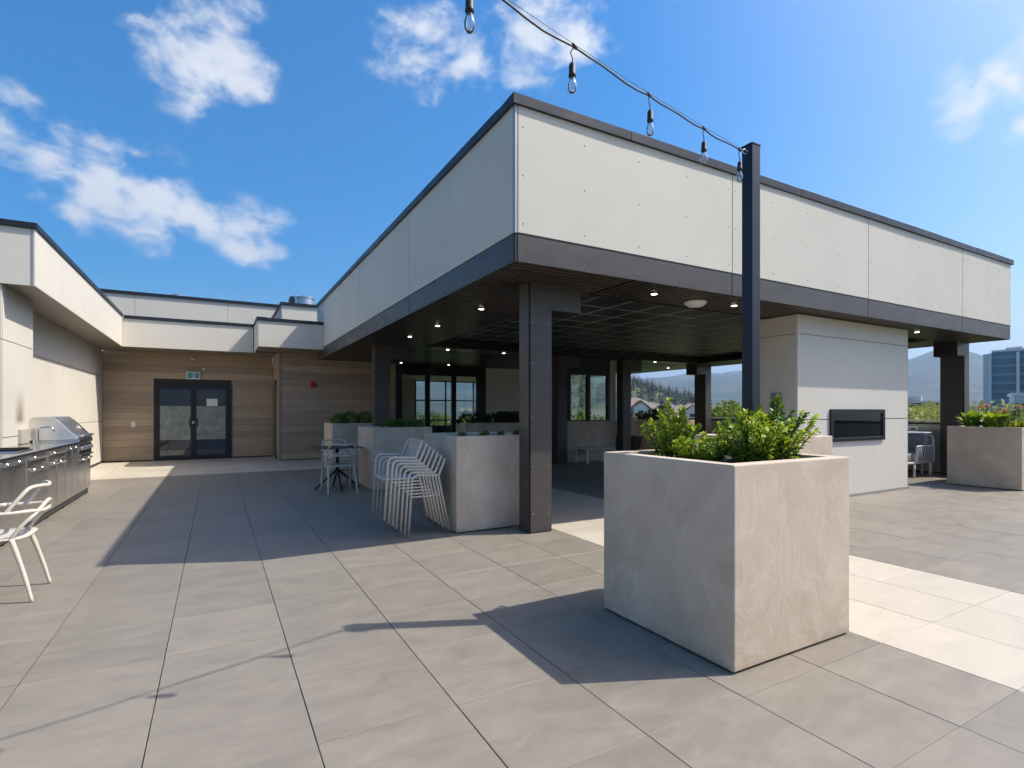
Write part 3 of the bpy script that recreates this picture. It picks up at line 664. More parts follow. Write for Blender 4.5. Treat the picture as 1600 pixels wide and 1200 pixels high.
for x in np.linspace(16.1, 21.9, 6): B(10.94, 11.0, x, x+.06, 0, 2.72).build('lounge_window_frame', 'black_frame', bld)
B(6.75, 7.3, RB-.5, RB-.1, 0, 2.72).build('lounge_pillar', 'interior_beige', bld)
# windbreak window by the dark columns
wb = empty('windbreak_wall', (8.05, 11.7, 0), 'low plaster wall carrying a black framed window between two dark columns', 'wall')
B(8.05, 9.9, 11.7, 11.95, 0, 1.10).build('low_wall', 'plaster', wb, .004)
MB().box(8.06, 8.12, 11.73, 11.83, 1.10, 2.45).box(8.28, 8.36, 11.73, 11.83, 1.10, 2.45).box(8.92, 9.02, 11.73, 11.83, 1.10, 2.45).box(9.62, 9.70, 11.73, 11.83, 1.10, 2.45).box(8.06, 9.70, 11.725, 11.835, 2.36, 2.80).box(8.121, 9.62, 11.728, 11.832, 1.101, 1.13).build('window_frame', 'black_frame', wb)
for a, b in ((8.115, 8.285), (8.355, 8.925), (9.015, 9.625)): B(a, b, 11.775, 11.783, 1.12, 2.37).build('glass', 'glass', wb)
B(9.705, 9.9, 11.72, 11.9, 1.10, 2.80).build('end_board', 'interior_white', wb)

# ------------------------------------------------------------------ parapets with rail
def parapet(x0, x1, y0, y1, label):
    r = empty('parapet_wall', ((x0+x1)/2, (y0+y1)/2, 0), label, 'parapet wall')
    lx = x1-x0 > y1-y0; n = max(1, int((x1-x0 if lx else y1-y0)/2.4)); us = np.linspace(x0 if lx else y0, x1 if lx else y1, n+1)
    for a, b in zip(us[:-1], us[1:]):
        (B(a+.004, b-.004, y0, y1, .03, 1.075) if lx else B(x0, x1, a+.004, b-.004, .03, 1.075)).build('wall_panel', 'interior_beige', r, .002)
    B(x0+.03, x1-.03, y0+.03, y1-.03, -.3, 1.07).build('core', 'joint', r)
    B(x0-.02, x1+.02, y0-.02, y1+.02, 1.077, 1.118).build('cap', 'bronze_dark', r)
    c = B(x0+.02, x1-.02, y0+.02, y1-.02, 1.135, 1.17).build('rail', 'white_paint', r, .004)
    for u in us: (B(u-.015 if u > us[0] else u+.03, u+.015 if u > us[0] else u+.06, (y0+y1)/2-.015, (y0+y1)/2+.015, 1.116, 1.136) if lx else B((x0+x1)/2-.015, (x0+x1)/2+.015, u-.06 if u > us[0] else u+.03, u-.03 if u > us[0] else u+.06, 1.116, 1.136)).build('rail_bracket', 'white_paint', c)
parapet(13.83, 13.96, -4.2, 16.2, 'low beige parapet with pale rail along the pavilion and fireplace side')
parapet(-3.3, 13.8, -4.33, -4.2, 'low beige parapet with pale rail across the open end of the terrace')
parapet(-3.33, -3.2, -4.19, 9.1, 'low beige parapet with pale rail behind the outdoor kitchen')

# ------------------------------------------------------------------ fireplace block
fp = empty('outdoor_fireplace', (7.47, 4.773, 0), 'tall pale panelled fireplace block with a black framed glass firebox', 'fireplace')
X0, X1, Y0, Y1 = 7.472, 10.65, 4.773, 5.57
B(X0+.03, 8.29, Y0+.03, Y1-.02, .0, SZ).build('core', 'joint', fp); B(9.83, X1-.03, Y0+.03, Y1-.02, 0, SZ).build('core', 'joint', fp)
B(8.29, 9.83, Y0+.03, Y1-.02, 0, .88).build('core', 'joint', fp); B(8.29, 9.83, Y0+.03, Y1-.02, 1.40, SZ).build('core', 'joint', fp); B(8.29, 9.83, Y1-.12, Y1-.02, .88, 1.40).build('core', 'joint', fp)
a, b = X0+.045, X1-.012; hx0, hx1, hz0, hz1, zj = 8.30, 9.815, .91, 1.375, 1.239
MB().prism([(a, .035), (b, .035), (b, zj-.006), (hx1, zj-.006), (hx1, hz0), (hx0, hz0), (hx0, zj-.006), (a, zj-.006)], 'y', Y0, Y0+.02).build('front_panel', 'panel', fp)
MB().prism([(a, zj+.006), (hx0, zj+.006), (hx0, hz1), (hx1, hz1), (hx1, zj+.006), (b, zj+.006), (b, 2.508), (a, 2.508)], 'y', Y0, Y0+.02).build('front_panel', 'panel', fp)
B(a, b, Y0, Y0+.02, 2.517, SZ-.004).build('front_panel', 'panel', fp)
for z0, z1 in ((.035, 1.233), (1.245, 2.508), (2.517, SZ-.004)): B(X0, X0+.02, Y0+.045, Y1-.01, z0, z1).build('side_panel', 'panel', fp, .001); B(X1-.02, X1-.002, Y0+.03, Y1-.01, z0, z1).build('side_panel', 'panel', fp)
B(X0-.001, X0+.044, Y0-.001, Y0+.044, .03, SZ-.003).build('corner_trim', 'interior_white', fp, .002); B(X1-.011, X1, Y0-.001, Y0+.028, .03, SZ-.003).build('corner_trim', 'trim_grey', fp, .001)
B(X0+.01, X1+.03, Y0-.012, Y0+.03, .001, .03).build('base_trim', 'trim_grey', fp)
rv = MB()
for z in (.75, 1.12, 1.33, 1.75, 2.2, 2.6):
    for x in np.linspace(X0+.12, X1-.12, 7):
        if 8.2 < x < 9.9 and .8 < z < 1.45: continue
        rv.lathe([(.0065, 0), (.005, .0025)], (0, 0, 0), 6); rv.v[-12:] = [(x+p[0], Y0-p[2], z+p[1]) for p in rv.v[-12:]]
tag(rv.build('rivets', 'trim_grey', fp), kind='stuff')
fb = MB().box(8.274, 9.841, Y0-.03, Y0-.001, 1.333, 1.396).box(8.274, 9.841, Y0-.03, Y0-.001, .888, .945).box(8.274, 8.348, Y0-.03, Y0-.001, .9455, 1.3325).box(9.768, 9.841, Y0-.03, Y0-.001, .9455, 1.3325).build('firebox_frame', 'black_frame', fp, .002)
MB().box(8.302, 9.813, Y0+.30, Y0+.32, .912, 1.373).box(8.302, 9.813, Y0+.001, Y0+.299, .912, .925).box(8.302, 9.813, Y0+.001, Y0+.299, 1.36, 1.373).box(8.302, 8.315, Y0+.001, Y0+.299, .9255, 1.3595).box(9.80, 9.813, Y0+.001, Y0+.299, .9255, 1.3595).build('firebox_lining', 'door_grey', fb)
B(8.34, 9.775, Y0-.012, Y0-.006, .94, 1.338).build('glass', 'glass', fb)
emb = bmesh.new(); rs = bmesh.ops.create_icosphere(emb, subdivisions=1, radius=1)
for v in emb.verts: v.co *= random.uniform(.8, 1.2)
em = bpy.data.meshes.new('stone'); emb.to_mesh(em); emb.free(); em.materials.append(MATS['ember_stone'])
for k in range(64):
    s_ = link('stone', em, None, fb); s_.location = (random.uniform(8.38, 9.74), Y0+random.uniform(.03, .24), .955+random.uniform(.01, .04)); q = random.uniform(.026, .05); s_.scale = (q*1.5, q, q); s_.rotation_euler = (0, 0, random.uniform(0, 3))

# ------------------------------------------------------------------ planters
PHT = 1.083
def planter(x0, x1, y0, y1, label, fill='soil', wall=.085, depth=.09):
    r = empty('planter', ((x0+x1)/2, (y0+y1)/2, 0), label, 'planter')
    m_ = MB(); a = [(x0, y0), (x1, y0), (x1, y1), (x0, y1)]; b = [(x0+wall, y0+wall), (x1-wall, y0+wall), (x1-wall, y1-wall), (x0+wall, y1-wall)]
    z0, z1, z2 = .012, PHT, PHT-.25
    v = [(*p, z0) for p in a]+[(*p, z1) for p in a]+[(*p, z1) for p in b]+[(*p, z2) for p in b]; f = [(3, 2, 1, 0), (12, 13, 14, 15)]
    for k in range(4):
        n = (k+1) % 4; f += [(k, n, 4+n, 4+k), (4+k, 4+n, 8+n, 8+k), (8+k, 8+n, 12+n, 12+k)]
    m_.add(v, f); m_.build('body', 'plaster', r, .007, seg=2)
    n = 14; sv = []; sf = []
    for i in range(n+1):
        for j in range(n+1): sv.append((x0+wall-.002+(x1-x0-2*wall+.004)*i/n, y0+wall-.002+(y1-y0-2*wall+.004)*j/n, PHT-depth+random.uniform(-.015, .015)))
    for i in range(n):
        for j in range(n): k = i*(n+1)+j; sf.append((k, k+n+1, k+n+2, k+1))
    MB().add(sv, sf).build('soil', fill, r, smooth=True)
    B(x0+.02, x1-.02, y0+.02, y1-.02, .0005, .013).build('shadow_gap', 'joint', r)
    return r
planter(2.33, 3.385, 1.83, 2.885, 'large square trowelled plaster planter holding leafy bushes and the dark light post', depth=.05)
planter(2.33, 3.395, 5.45, 6.51, 'square plaster planter beside the stacked chairs, planted with sparse grass tufts', 'gravel', depth=.03)
planter(2.33, 3.40, 9.05, 10.13, 'square plaster planter beside the bistro table with low green shrubs')
planter(2.33, 3.40, 12.67, 13.74, 'square plaster planter near the boarded wall with two rounded bushes')
planter(5.2, 7.62, 11.58, 12.2, 'long plaster planter with dark foliage in front of the glazed doors')
planter(5.07, 6.13, 3.50, 4.56, 'square plaster planter close in front of the fireplace block')
planter(12.0, 13.5, 3.67, 4.735, 'plaster planter with broad leaves and pink flowers beside the parapet')
planter(12.98, 13.8, 12.1, 15.6, 'long plaster planter with purple foliage against the parapet under the pavilion')

# plants
Z = PHT-.05
stem_shrub('leafy_shrub', (2.74, 2.66, Z), 'bright green leafy bush at the far corner of the post planter', 34, .42, .19, .05, 'leaf_bright', lean=(-.02, .03), per=38)
stem_shrub('leafy_shrub', (2.72, 2.38, Z), 'low spreading light green bush in the post planter', 40, .19, .21, .05, 'leaf_bright', per=26)
stem_shrub('leafy_shrub', (2.90, 2.16, Z), 'yellow-green bush in front of the dark light post', 54, .35, .23, .05, 'leaf_bright', per=32)
stem_shrub('leafy_shrub', (3.14, 2.17, Z), 'taller darker green bush reaching over the post planter edge', 40, .43, .22, .05, 'leaf_green', lean=(.14, 0), per=36)
stem_shrub('leafy_shrub', (3.10, 2.12, Z), 'loose lime tipped sprigs between the bushes of the post planter', 18, .42, .23, .05, 'leaf_bright', lean=(.12, 0), per=30)
blade_tuft('strap_leaf_plant', (2.93, 2.2, Z), 'upright strap leaved plant among the bushes of the post planter', 7, .36, 'leaf_hosta', .25, .03, cat='plant')
for k, (x, y) in enumerate([(2.52, 5.72), (2.78, 5.66), (3.02, 5.70), (3.24, 5.68)]):
    blade_tuft('grass_tuft', (x, y, PHT-.035), 'small dry grass tuft in the gravel planter beside the stacked chairs', 90, .085+.015*(k % 2), 'leaf_tuft', .9, .006, group='grass tufts in the gravel planter')
for (x, y, lab) in [(2.78, 9.35, 'low green shrub in the bistro planter on the table side'), (3.12, 9.32, 'low green shrub in the bistro planter on the pavilion side')]:
    blob_shrub('low_shrub', (x, y, PHT-.09), lab, [(-.09, 0, .1, .13, .15, .1), (.08, .05, .1, .13, .14, .11)], 420, .045, 'leaf_green')
blob_shrub('round_bush', (2.68, 12.98, PHT-.09), 'larger rounded green bush against the boarded wall', [(-.12, 0, .13, .2, .2, .15), (.1, 0, .18, .23, .22, .18)], 900, .05, 'leaf_mid')
blob_shrub('round_bush', (3.15, 13.0, PHT-.09), 'smaller rounded green bush next to the dark column', [(0, 0, .15, .2, .2, .2)], 1000, .05, 'leaf_mid')
for x, lab in [(5.55, 'dark leafy plant at the near end of the long planter'), (6.25, 'dark leafy plant in the middle of the long planter'), (6.95, 'dark leafy plant at the column end of the long planter')]:
    blob_shrub('dark_plant', (x, 11.9, PHT-.09), lab, [(-.18, 0, .12, .2, .18, .16), (.15, 0, .14, .22, .18, .17)], 300, .09, 'leaf_dark')
blob_shrub('purple_shrub', (13.3, 13.55, PHT-.09), 'tall purple leaved shrub in the long parapet planter', [(-.1, .1, .2, .25, .35, .2), (0, -.3, .32, .25, .3, .26), (0, .5, .12, .25, .4, .14)], 420, .1, 'leaf_dark', aspect=.6)
blob_shrub('purple_shrub', (13.3, 14.7, PHT-.09), 'low purple leaved shrub beside the taller one by the parapet', [(0, 0, .12, .25, .6, .15)], 420, .1, 'leaf_dark', aspect=.6)
Zp = PHT-.09
for (x, y, s, lab) in [(12.30, 4.45, 1., 'broad leaved plant at the fireplace end of the flower planter'), (12.28, 4.12, 1.15, 'large yellow-green broad leaved plant below the pink flowers'), (12.62, 4.3, 1.05, 'broad leaved plant at the back of the flower planter')]:
    P = []; D = []; Nn = []; Ln = []; W = []
    for k in range(34):
        an = random.uniform(0, 6.283); u = random.uniform(.25, 1); P.append((math.cos(an)*.05, math.sin(an)*.05, random.uniform(.02, .2)*s)); D.append((math.cos(an)*u, math.sin(an)*u, random.uniform(.2, 1.2))); Nn.append((-.3*math.cos(an), -.3*math.sin(an), 1)); q = random.uniform(.16, .27)*s; Ln.append(q); W.append(q*.62)
    tag(link('broad_leaf_plant', leaf_mesh('broad_leaf_plant', P, D, Nn, Ln, W), 'leaf_hosta'), lab, 'plant').location = (x, y, Zp)
for (x, y, lab) in [(12.22, 3.92, 'bright yellow-green grass clump beside the broad leaves'), (12.3, 3.76, 'bright yellow-green grass clump at the planter corner')]:
    blade_tuft('grass_clump', (x, y, Zp), lab, 130, .25, 'leaf_grass', 1.0, .016)
for k, (x, y, h) in enumerate([(12.34, 4.38, .44), (12.52, 4.33, .50), (12.36, 4.02, .40), (12.55, 4.16, .36), (12.42, 3.84, .46), (12.75, 4.40, .47)]):
    fr_ = empty('pink_flower', (x, y, Zp), 'pink flower cluster on a thin stem above the broad leaves', 'flower', 'pink flowers in the parapet planter')
    q = MB().tube([(0, 0, 0), (.01, .005, h*.6), (.0, 0, h)], .004, 5).build('stem', 'bark', None); q.parent = fr_
    P = []; D = []; Nn = []; Ln = []; W = []
    for j in range(40):
        d = Vector(rng.normal(0, 1, 3)).normalized(); P.append((d.x*.03, d.y*.03, h+d.z*.015)); D.append((d.x, d.y, d.z*.3)); Nn.append((0, 0, 1)); Ln.append(.035); W.append(.02)
    q = link('petals', leaf_mesh('petals', P, D, Nn, Ln, W), 'petal_pink'); q.parent = fr_

# ------------------------------------------------------------------ chairs with woven curved backs
def weave_chair():
    r = empty('woven_back_chair', (0, 0, 0))
    def add(m_, name): q = m_.build(name, 'chair_plastic', None, smooth=True); q.parent = r; return q
    n = 24; out_ = []
    for k in range(n):
        a = 2*math.pi*k/n; c_, s_ = math.cos(a), math.sin(a); x = .225*math.copysign(abs(c_)**.55, c_); y = .215*math.copysign(abs(s_)**.55, s_); out_.append((x*(1+.06*(y > 0)), y+.0))
    v = [(x, y, .445) for x, y in out_]+[(x, y, .463) for x, y in out_]+[(x*.75, y*.75, .452) for x, y in out_]+[(0, 0, .448)]
    f = [tuple(range(n))[::-1]]+[(k, (k+1) % n, n+(k+1) % n, n+k) for k in range(n)]+[(n+k, n+(k+1) % n, 2*n+(k+1) % n, 2*n+k) for k in range(n)]+[(2*n+k, 2*n+(k+1) % n, 3*n) for k in range(n)]
    add(MB().add(v, f), 'seat')
    for s in (-1, 1):
        add(MB().tube(spline([(s*.236, -.258, 0), (s*.222, -.2, .24), (s*.205, -.135, .46)], 5), [.0125]*3+[.0145]*4+[.017]*4, 8), 'leg')
        add(MB().tube(spline([(s*.24, .25, 0), (s*.234, .235, .3), (s*.236, .215, .52), (s*.242, .15, .622), (s*.246, .0, .645)], 4), [.0125]*5+[.0145]*12, 8), 'leg')
    add(MB().tube(spline([(-.246, .0, .645), (-.243, -.14, .642), (-.2, -.235, .645), (-.09, -.282, .632), (.09, -.282, .632), (.2, -.235, .645), (.243, -.14, .642), (.246, 0, .645)], 5), .014, 8), 'arm_rail')
    add(MB().tube(spline([(-.242, -.11, .638), (-.222, -.18, .74), (-.185, -.232, .808), (-.09, -.282, .815), (0, -.295, .806), (.09, -.282, .815), (.185, -.232, .808), (.222, -.18, .74), (.242, -.11, .638)], 5), .0135, 8), 'top_rail')
    add(MB().tube(spline([(-.207, -.135, .455), (-.205, -.19, .54), (-.16, -.262, .625), (0, -.3, .70), (.16, -.262, .625), (.205, -.19, .54), (.207, -.135, .455)], 5), .0135, 8), 'lower_rail')
    return r
wc = weave_chair(); wc.location = (-1.405, 5.207, 0); wc.rotation_euler.z = R_(90)
tag(wc, 'pale woven-back armchair standing alone in front of the steel kitchen', 'chair', 'woven-back armchairs')
c2 = copy_tree(wc); c2.location = (1.815, 9.25, 0); c2.rotation_euler.z = R_(2); c2['label'] = 'pale woven-back armchair with its back to the open terrace at the bistro table'
c3 = copy_tree(wc); c3.location = (1.98, 10.30, 0); c3.rotation_euler.z = R_(184); c3['label'] = 'pale woven-back armchair on the door side of the bistro table'

# bistro table
bt = empty('bistro_table', (1.86, 9.65, 0), 'square dark bistro table on a black splayed pedestal', 'table')
B(1.475, 2.245, 9.27, 10.03, .728, .740).build('tabletop', 'table_dark', bt, .003)
MB().tube([(1.86, 9.65, .30), (1.86, 9.65, .726)], .028, 12).build('pedestal', 'black_metal', bt, smooth=True)
for dx, dy in ((-1, 0), (1, 0), (0, -1), (0, 1)): MB().tube([(1.86+dx*.02, 9.65+dy*.02, .33), (1.86+dx*.38, 9.65+dy*.38, .008)], [.021, .014], 6).build('leg', 'black_metal', bt)

# ------------------------------------------------------------------ stack of slatted armchairs
def stack_chair():
    r = empty('stacking_armchair', (0, 0, 0))
    def add(m_, name, sm=True): q = m_.build(name, 'chair_powder', None, smooth=sm); q.parent = r; return q
    def arc(p0, c, p1, n=5): return [Vector(p0)*(1-u)**2+Vector(c)*2*u*(1-u)+Vector(p1)*u*u for u in [k/n for k in range(n+1)]]
    hw = .245
    for s in (-1, 1):
        x = s*hw
        add(MB().tube([(x, .236, 0)]+arc((x, .196, .60), (x, .190, .664), (x, .13, .663))+[(x, -.06, .652)]+arc((x, -.075, .651), (x, -.107, .648), (x, -.118, .672), 3)+arc((x, -.17, .79), (x*.995, -.186, .826), (x*.92, -.187, .828), 4), .0128, 8), 'side_frame')
        add(MB().tube([(x*1.0, -.246, 0), (x*.985, -.118, .60), (x*.985, -.108, .645)], [.0115, .0125, .0125], 8), 'rear_leg')
    add(MB().tube([(-hw*.925, -.187, .828), (hw*.925, -.187, .828)], .0125, 8), 'top_rail')
    add(MB().tube([(-hw*.97, -.112, .50), (hw*.97, -.112, .50)], .009, 8), 'lower_rail')
    for k in range(7):
        x = -.18+.06*k; add(MB().add([(x-.014, -.110, .50), (x+.014, -.110, .50), (x+.014, -.116, .50), (x-.014, -.116, .50), (x-.014, -.183, .828), (x+.014, -.183, .828), (x+.014, -.189, .828), (x-.014, -.189, .828)], [(3, 2, 1, 0), (4, 5, 6, 7), (0, 1, 5, 4), (1, 2, 6, 5), (2, 3, 7, 6), (3, 0, 4, 7)]), 'back_slat', False)
    add(MB().tube(arc((-hw, .15, .43), (-hw, .222, .43), (-hw*.8, .222, .43))+arc((hw*.8, .222, .43), (hw, .222, .43), (hw, .15, .43))+[(hw, -.12, .43), (-hw, -.12, .43), (-hw, .15, .43)], .010, 8, False), 'seat_frame')
    for k in range(8): y = -.095+.042*k; add(B(-hw+.012, hw-.012, y-.015, y+.015, .4325, .4385), 'seat_slat', False)
    return r
st0 = stack_chair(); order = ['bottom', 'second from the bottom', 'third from the bottom', 'middle', 'third from the top', 'second from the top', 'topmost']
for k in range(7):
    c_ = st0 if k == 0 else copy_tree(st0)
    c_.location = (2.05-.0435*k, 5.80+.002*math.sin(k*2.1), .0345*k); c_.rotation_euler.z = R_(90+(.5*math.sin(k*1.7) if k else 0))
    tag(c_, f'pale slatted armchair, {order[k]} of the stack against the planter', 'chair', 'stacked slatted armchairs')

# ------------------------------------------------------------------ outdoor kitchen
kx, kb = -1.84, -2.38
kit = empty('outdoor_kitchen', (kx, 8.5, 0), 'long stainless steel outdoor kitchen counter with cabinet doors along the wall', 'kitchen counter')
B(kb, kx-.022, 5.2, 11.22, .10, .868).build('carcass', 'steel', kit)
B(kb, kx-.03, 5.22, 11.2, .03, .10).build('plinth', 'interior_dark', kit)
B(kb-.01, kx+.02, 5.18, 10.28, .868, .9).build('countertop', 'steel_plain', kit, .004)
for y in np.arange(5.6, 11.3, .8): MB().tube([(kx-.06, y, 0), (kx-.06, y, .04)], .022, 8).build('foot', 'black_metal', kit)
def front(y0, y1, z0, z1, handle=None):
    t1, t2 = random.uniform(-.004, .004), random.uniform(-.003, .003)
    d = MB().add([(kx-.02, y0+.005, z0+.004), (kx+t1, y0+.005, z0+.004), (kx-t1, y1-.005, z0+.004), (kx-.02, y1-.005, z0+.004), (kx-.02, y0+.005, z1-.004), (kx+t1+t2, y0+.005, z1-.004), (kx-t1+t2, y1-.005, z1-.004), (kx-.02, y1-.005, z1-.004)],
        [(0, 1, 2, 3), (4, 7, 6, 5), (0, 4, 5, 1), (1, 5, 6, 2), (2, 6, 7, 3), (3, 7, 4, 0)]).build('cabinet_door' if z1-z0 > .3 else 'drawer_front', 'steel', kit, .005, seg=2)
    if handle is not None:
        a_, b_ = handle; zc = z1-.045
        MB().prism([(kx+.001, zc-.018), (kx+.042, zc-.012), (kx+.046, zc+.012), (kx+.034, zc+.02), (kx+.001, zc+.022)], 'y', a_, b_) if False else None
        mbh = MB(); mbh.v = []; mbh.prism([(kx+.001, zc-.02), (kx+.04, zc-.016), (kx+.046, zc+.01), (kx+.036, zc+.02), (kx+.001, zc+.024)], 'y', a_, b_); mbh.build('handle', 'steel_plain', d, .002)
for (y0, y1) in ((5.25, 6.15), (6.15, 6.85)): front(y0, y1, .11, .87, (y0+.15, y1-.15))
front(6.85, 7.33, .11, .87, (7.0, 7.3)); front(7.33, 7.765, .11, .87, (7.36, 7.62))
front(7.765, 8.609, .735, .87, (7.92, 8.5)); front(7.765, 8.18, .11, .735, (7.88, 8.16)); front(8.18, 8.609, .11, .735, (8.2, 8.46))
front(8.609, 9.481, .735, .87, (8.75, 9.36)); front(8.609, 9.03, .11, .735, (8.73, 9.0)); front(9.03, 9.481, .11, .735, (9.06, 9.35))
front(9.481, 9.9, .11, .87, (9.6, 9.87)); front(9.9, 10.297, .11, .87, (9.93, 10.22))
front(10.297, 10.77, .11, .655, (10.42, 10.72)); front(10.77, 11.21, .11, .655, (10.82, 11.1))
gr = empty('gas_grill', (-2.1, 10.75, .87), 'stainless steel gas grill with closed slanted hood at the end of the counter', 'grill')
B(kb+.02, kx+.02, 10.29, 11.25, .868, .93).build('firebox', 'steel_plain', gr, .004)
MB().prism([(-2.42, .932), (-2.42, 1.2), (-2.36, 1.28), (-2.13, 1.28), (-2.06, 1.22), (-1.83, .955), (-1.83, .932)], 'y', 10.24, 11.27).build('hood', 'steel', gr, .008, seg=2)
MB().tube([(-1.80, 10.34, .985), (-1.80, 11.17, .985)], .013, 10).build('hood_handle', 'steel_plain', gr, smooth=True)
for y in (10.38, 11.13): MB().tube([(-1.80, y, .985), (-1.86, y, 1.0)], .009, 8).build('handle_mount', 'steel_plain', gr)
th_ = MB().lathe([(.035, 0), (.035, .012), (.03, .016)], (0, 0, 0), 16); th_.v = [(-1.955+p[0]*.0+p[2]*.76+p[1]*-.65*.0-.0+p[0]*-.65, 10.95+p[1], 1.1+p[2]*.65+p[0]*.76) for p in th_.v]; th_.build('thermometer', 'white_paint', gr)
pan_ = B(kx-.018, kx+.012, 10.302, 11.205, .665, .862).build('control_panel', 'steel_plain', gr, .003)
for y in np.linspace(10.40, 11.1, 5): MB().prism([(y+.03*math.cos(a_), .79+.03*math.sin(a_)) for a_ in np.linspace(0, 2*math.pi, 14, endpoint=False)], 'x', kx+.0125, kx+.045).build('knob', 'steel_plain', pan_, .003)
B(kx-.01, kx+.035, 10.31, 11.2, .668, .69).build('drip_tray', 'steel_plain', gr)
fc = empty('sink_faucet', (-2.156, 9.6, .9), 'chrome gooseneck sink faucet on the steel counter beside the grill', 'faucet')
MB().tube(spline([(-2.156, 9.6, .90), (-2.156, 9.6, 1.06), (-2.15, 9.6, 1.125), (-2.10, 9.6, 1.142), (-2.03, 9.6, 1.14), (-1.995, 9.6, 1.12), (-1.99, 9.6, 1.07)], 5), .0125, 8).build('spout', 'steel_plain', fc, smooth=True)
MB().tube([(-2.17, 9.53, .9), (-2.17, 9.53, .97)], .014, 8).build('lever', 'steel_plain', fc); MB().lathe([(.03, 0), (.03, .012)], (-2.156, 9.6, .9005), 12).build('base', 'steel_plain', fc)
sb = empty('side_burner', (-2.1, 8.1, .9), 'flat steel side burner with black grate set in the counter', 'burner')
B(-2.3, -1.93, 7.85, 8.4, .9005, .915).build('tray', 'steel_plain', sb, .003)
gm = MB()
for y in np.linspace(7.9, 8.35, 6): gm.box(-2.28, -1.95, y-.007, y+.007, .9155, .935)
gm.build('grate', 'black_metal', sb)
tag(B(-2.3992, -2.36, 9.75, 10.11, .905, 1.11).build('backsplash_box', 'interior_beige', None, .004), 'small tan box on the wall between faucet and grill hood', 'box')

# ------------------------------------------------------------------ light post and string lights
pst = empty('light_post', (3.188, 2.37, PHT-.06), 'tall dark square steel post rising from the large planter', 'post')
B(3.146, 3.231, 2.329, 2.411, PHT-.075, 3.165).build('shaft', 'post_metal', pst, .003); B(3.143, 3.234, 2.326, 2.414, 3.1655, 3.173).build('cap', 'post_metal', pst)
eye = MB().tube(spline([(3.146, 2.36, 3.115), (3.115, 2.362, 3.13), (3.092, 2.364, 3.115), (3.115, 2.362, 3.098), (3.146, 2.36, 3.11)], 4), .004, 6).build('eye_bolt', 'galvanised', pst, smooth=True)
tag(B(-3.05, -2.965, .74, .825, 0, 3.165).build('light_post', 'post_metal', None, .003), 'dark square steel post at the open side of the terrace', 'post')
sl_ = empty('string_light', (3.10, 2.37, 3.12), 'string of clear bulbs on a black cable running off from the dark post', 'string lights')
S0 = Vector((3.10, 2.37, 3.118)); S1 = Vector((-2.962, .81, 3.118)); SD = (S1-S0); SLEN = SD.length; SU = SD.normalized()
def sag(s): u = s/SLEN; return S0+SU*s-Vector((0, 0, .265*4*u*(1-u)*.62 if True else 0))
js = [.546+.6075*k for k in range(10) if .546+.6075*k < SLEN-.2]
pts = [S0]; prev = 0
for s in js+[SLEN]:
    n = 6
    for k in range(1, n+1):
        q = prev+(s-prev)*k/n; w_ = math.sin(math.pi*k/n)*.018*math.sin(q*9); p = sag(q); pts.append(p+Vector((0, 0, -.012*math.sin(math.pi*k/n)+w_*.6)))
    prev = s
MB().tube(pts, .0048, 6).build('cable', 'rubber', sl_, smooth=True)
MB().tube([sag(SLEN*k/40)+Vector((0, 0, .012)) for k in range(41)], .0014, 5).build('support_wire', 'black_metal', sl_, smooth=True)
def bulb(P, k):
    dx = .012*math.sin(k*2.3); top = P+Vector((dx, 0, -.072))
    s_ = MB().tube([P+Vector((-.014, -.004, .004)), P+Vector((.014, .004, .002))], .0085, 8).tube(spline([P, P+Vector((-.008+dx, 0, -.03)), P+Vector((dx*.8, 0, -.055)), top], 4), .0028, 6).lathe([(.004, 0), (.011, -.006), (.0145, -.015), (.0155, -.05), (.0165, -.052), (.0165, -.064), (.013, -.066)], top, 14).build('socket', 'rubber', sl_, smooth=True)
    g_ = MB().lathe([(.0115, -.064), (.012, -.072), (.0185, -.092), (.0215, -.108), (.0195, -.124), (.012, -.136), (.003, -.14)], top, 16).build('bulb', 'bulb_glass', s_, smooth=True)
    MB().tube(spline([top+Vector((-.004, 0, -.066)), top+Vector((-.006, 0, -.1)), top+Vector((0, .003, -.112)), top+Vector((.006, 0, -.1)), top+Vector((.004, 0, -.066))], 3), .0009, 4).build('filament', 'galvanised', g_)
for k, s in enumerate(js): bulb(sag(s), k)
bulb(S0+SU*.045+Vector((0, 0, -.01)), 11)

# ------------------------------------------------------------------ ceiling lamps
dl = empty('downlight', (0, 0, 0))
q = MB().lathe([(.052, 0), (.052, -.006), (.042, -.008)], (0, 0, 0), 18).build('trim', 'bronze_dark', None); q.parent = dl
q = MB().lathe([(.038, -.0085), (.034, -.012)], (0, 0, 0), 18).build('lens', 'lamp_glow', None); q.parent = dl
spots = [(4.685, 4.83, 2.806), (6.148, 4.83, 2.806), (11.10, 4.83, 2.806), (3.25, 6.72, 2.806), (3.25, 8.4, 2.806), (3.25, 9.86, 2.806), (4.72, 11.55, 2.806), (6.2, 11.54, 2.806), (11.14, 11.45, 2.806), (4.74, 15.2, 2.799), (6.24, 15.2, 2.799), (11.2, 15.1, 2.799), (13.06, 12.82, 2.806)]
for k, p in enumerate(spots):
    d_ = dl if k == 0 else copy_tree(dl); d_.location = p; tag(d_, 'small lit round downlight set in the dark pavilion ceiling', 'downlight', 'downlights in the pavilion ceiling')
dm = empty('dome_lamp', (5.5, 4.92, 2.806), 'white flush dome lamp on the slatted front edge of the pavilion ceiling', 'lamp')
MB().lathe([(.14, 0), (.145, -.012), (.13, -.04), (.09, -.065), (.03, -.078), (.005, -.08)], (5.5, 4.92, 2.806), 24).build('shade', 'white_paint', dm, smooth=True); MB().lathe([(.012, -.079), (.012, -.094)], (5.5, 4.92, 2.806), 8).build('finial', 'bronze_dark', dm)

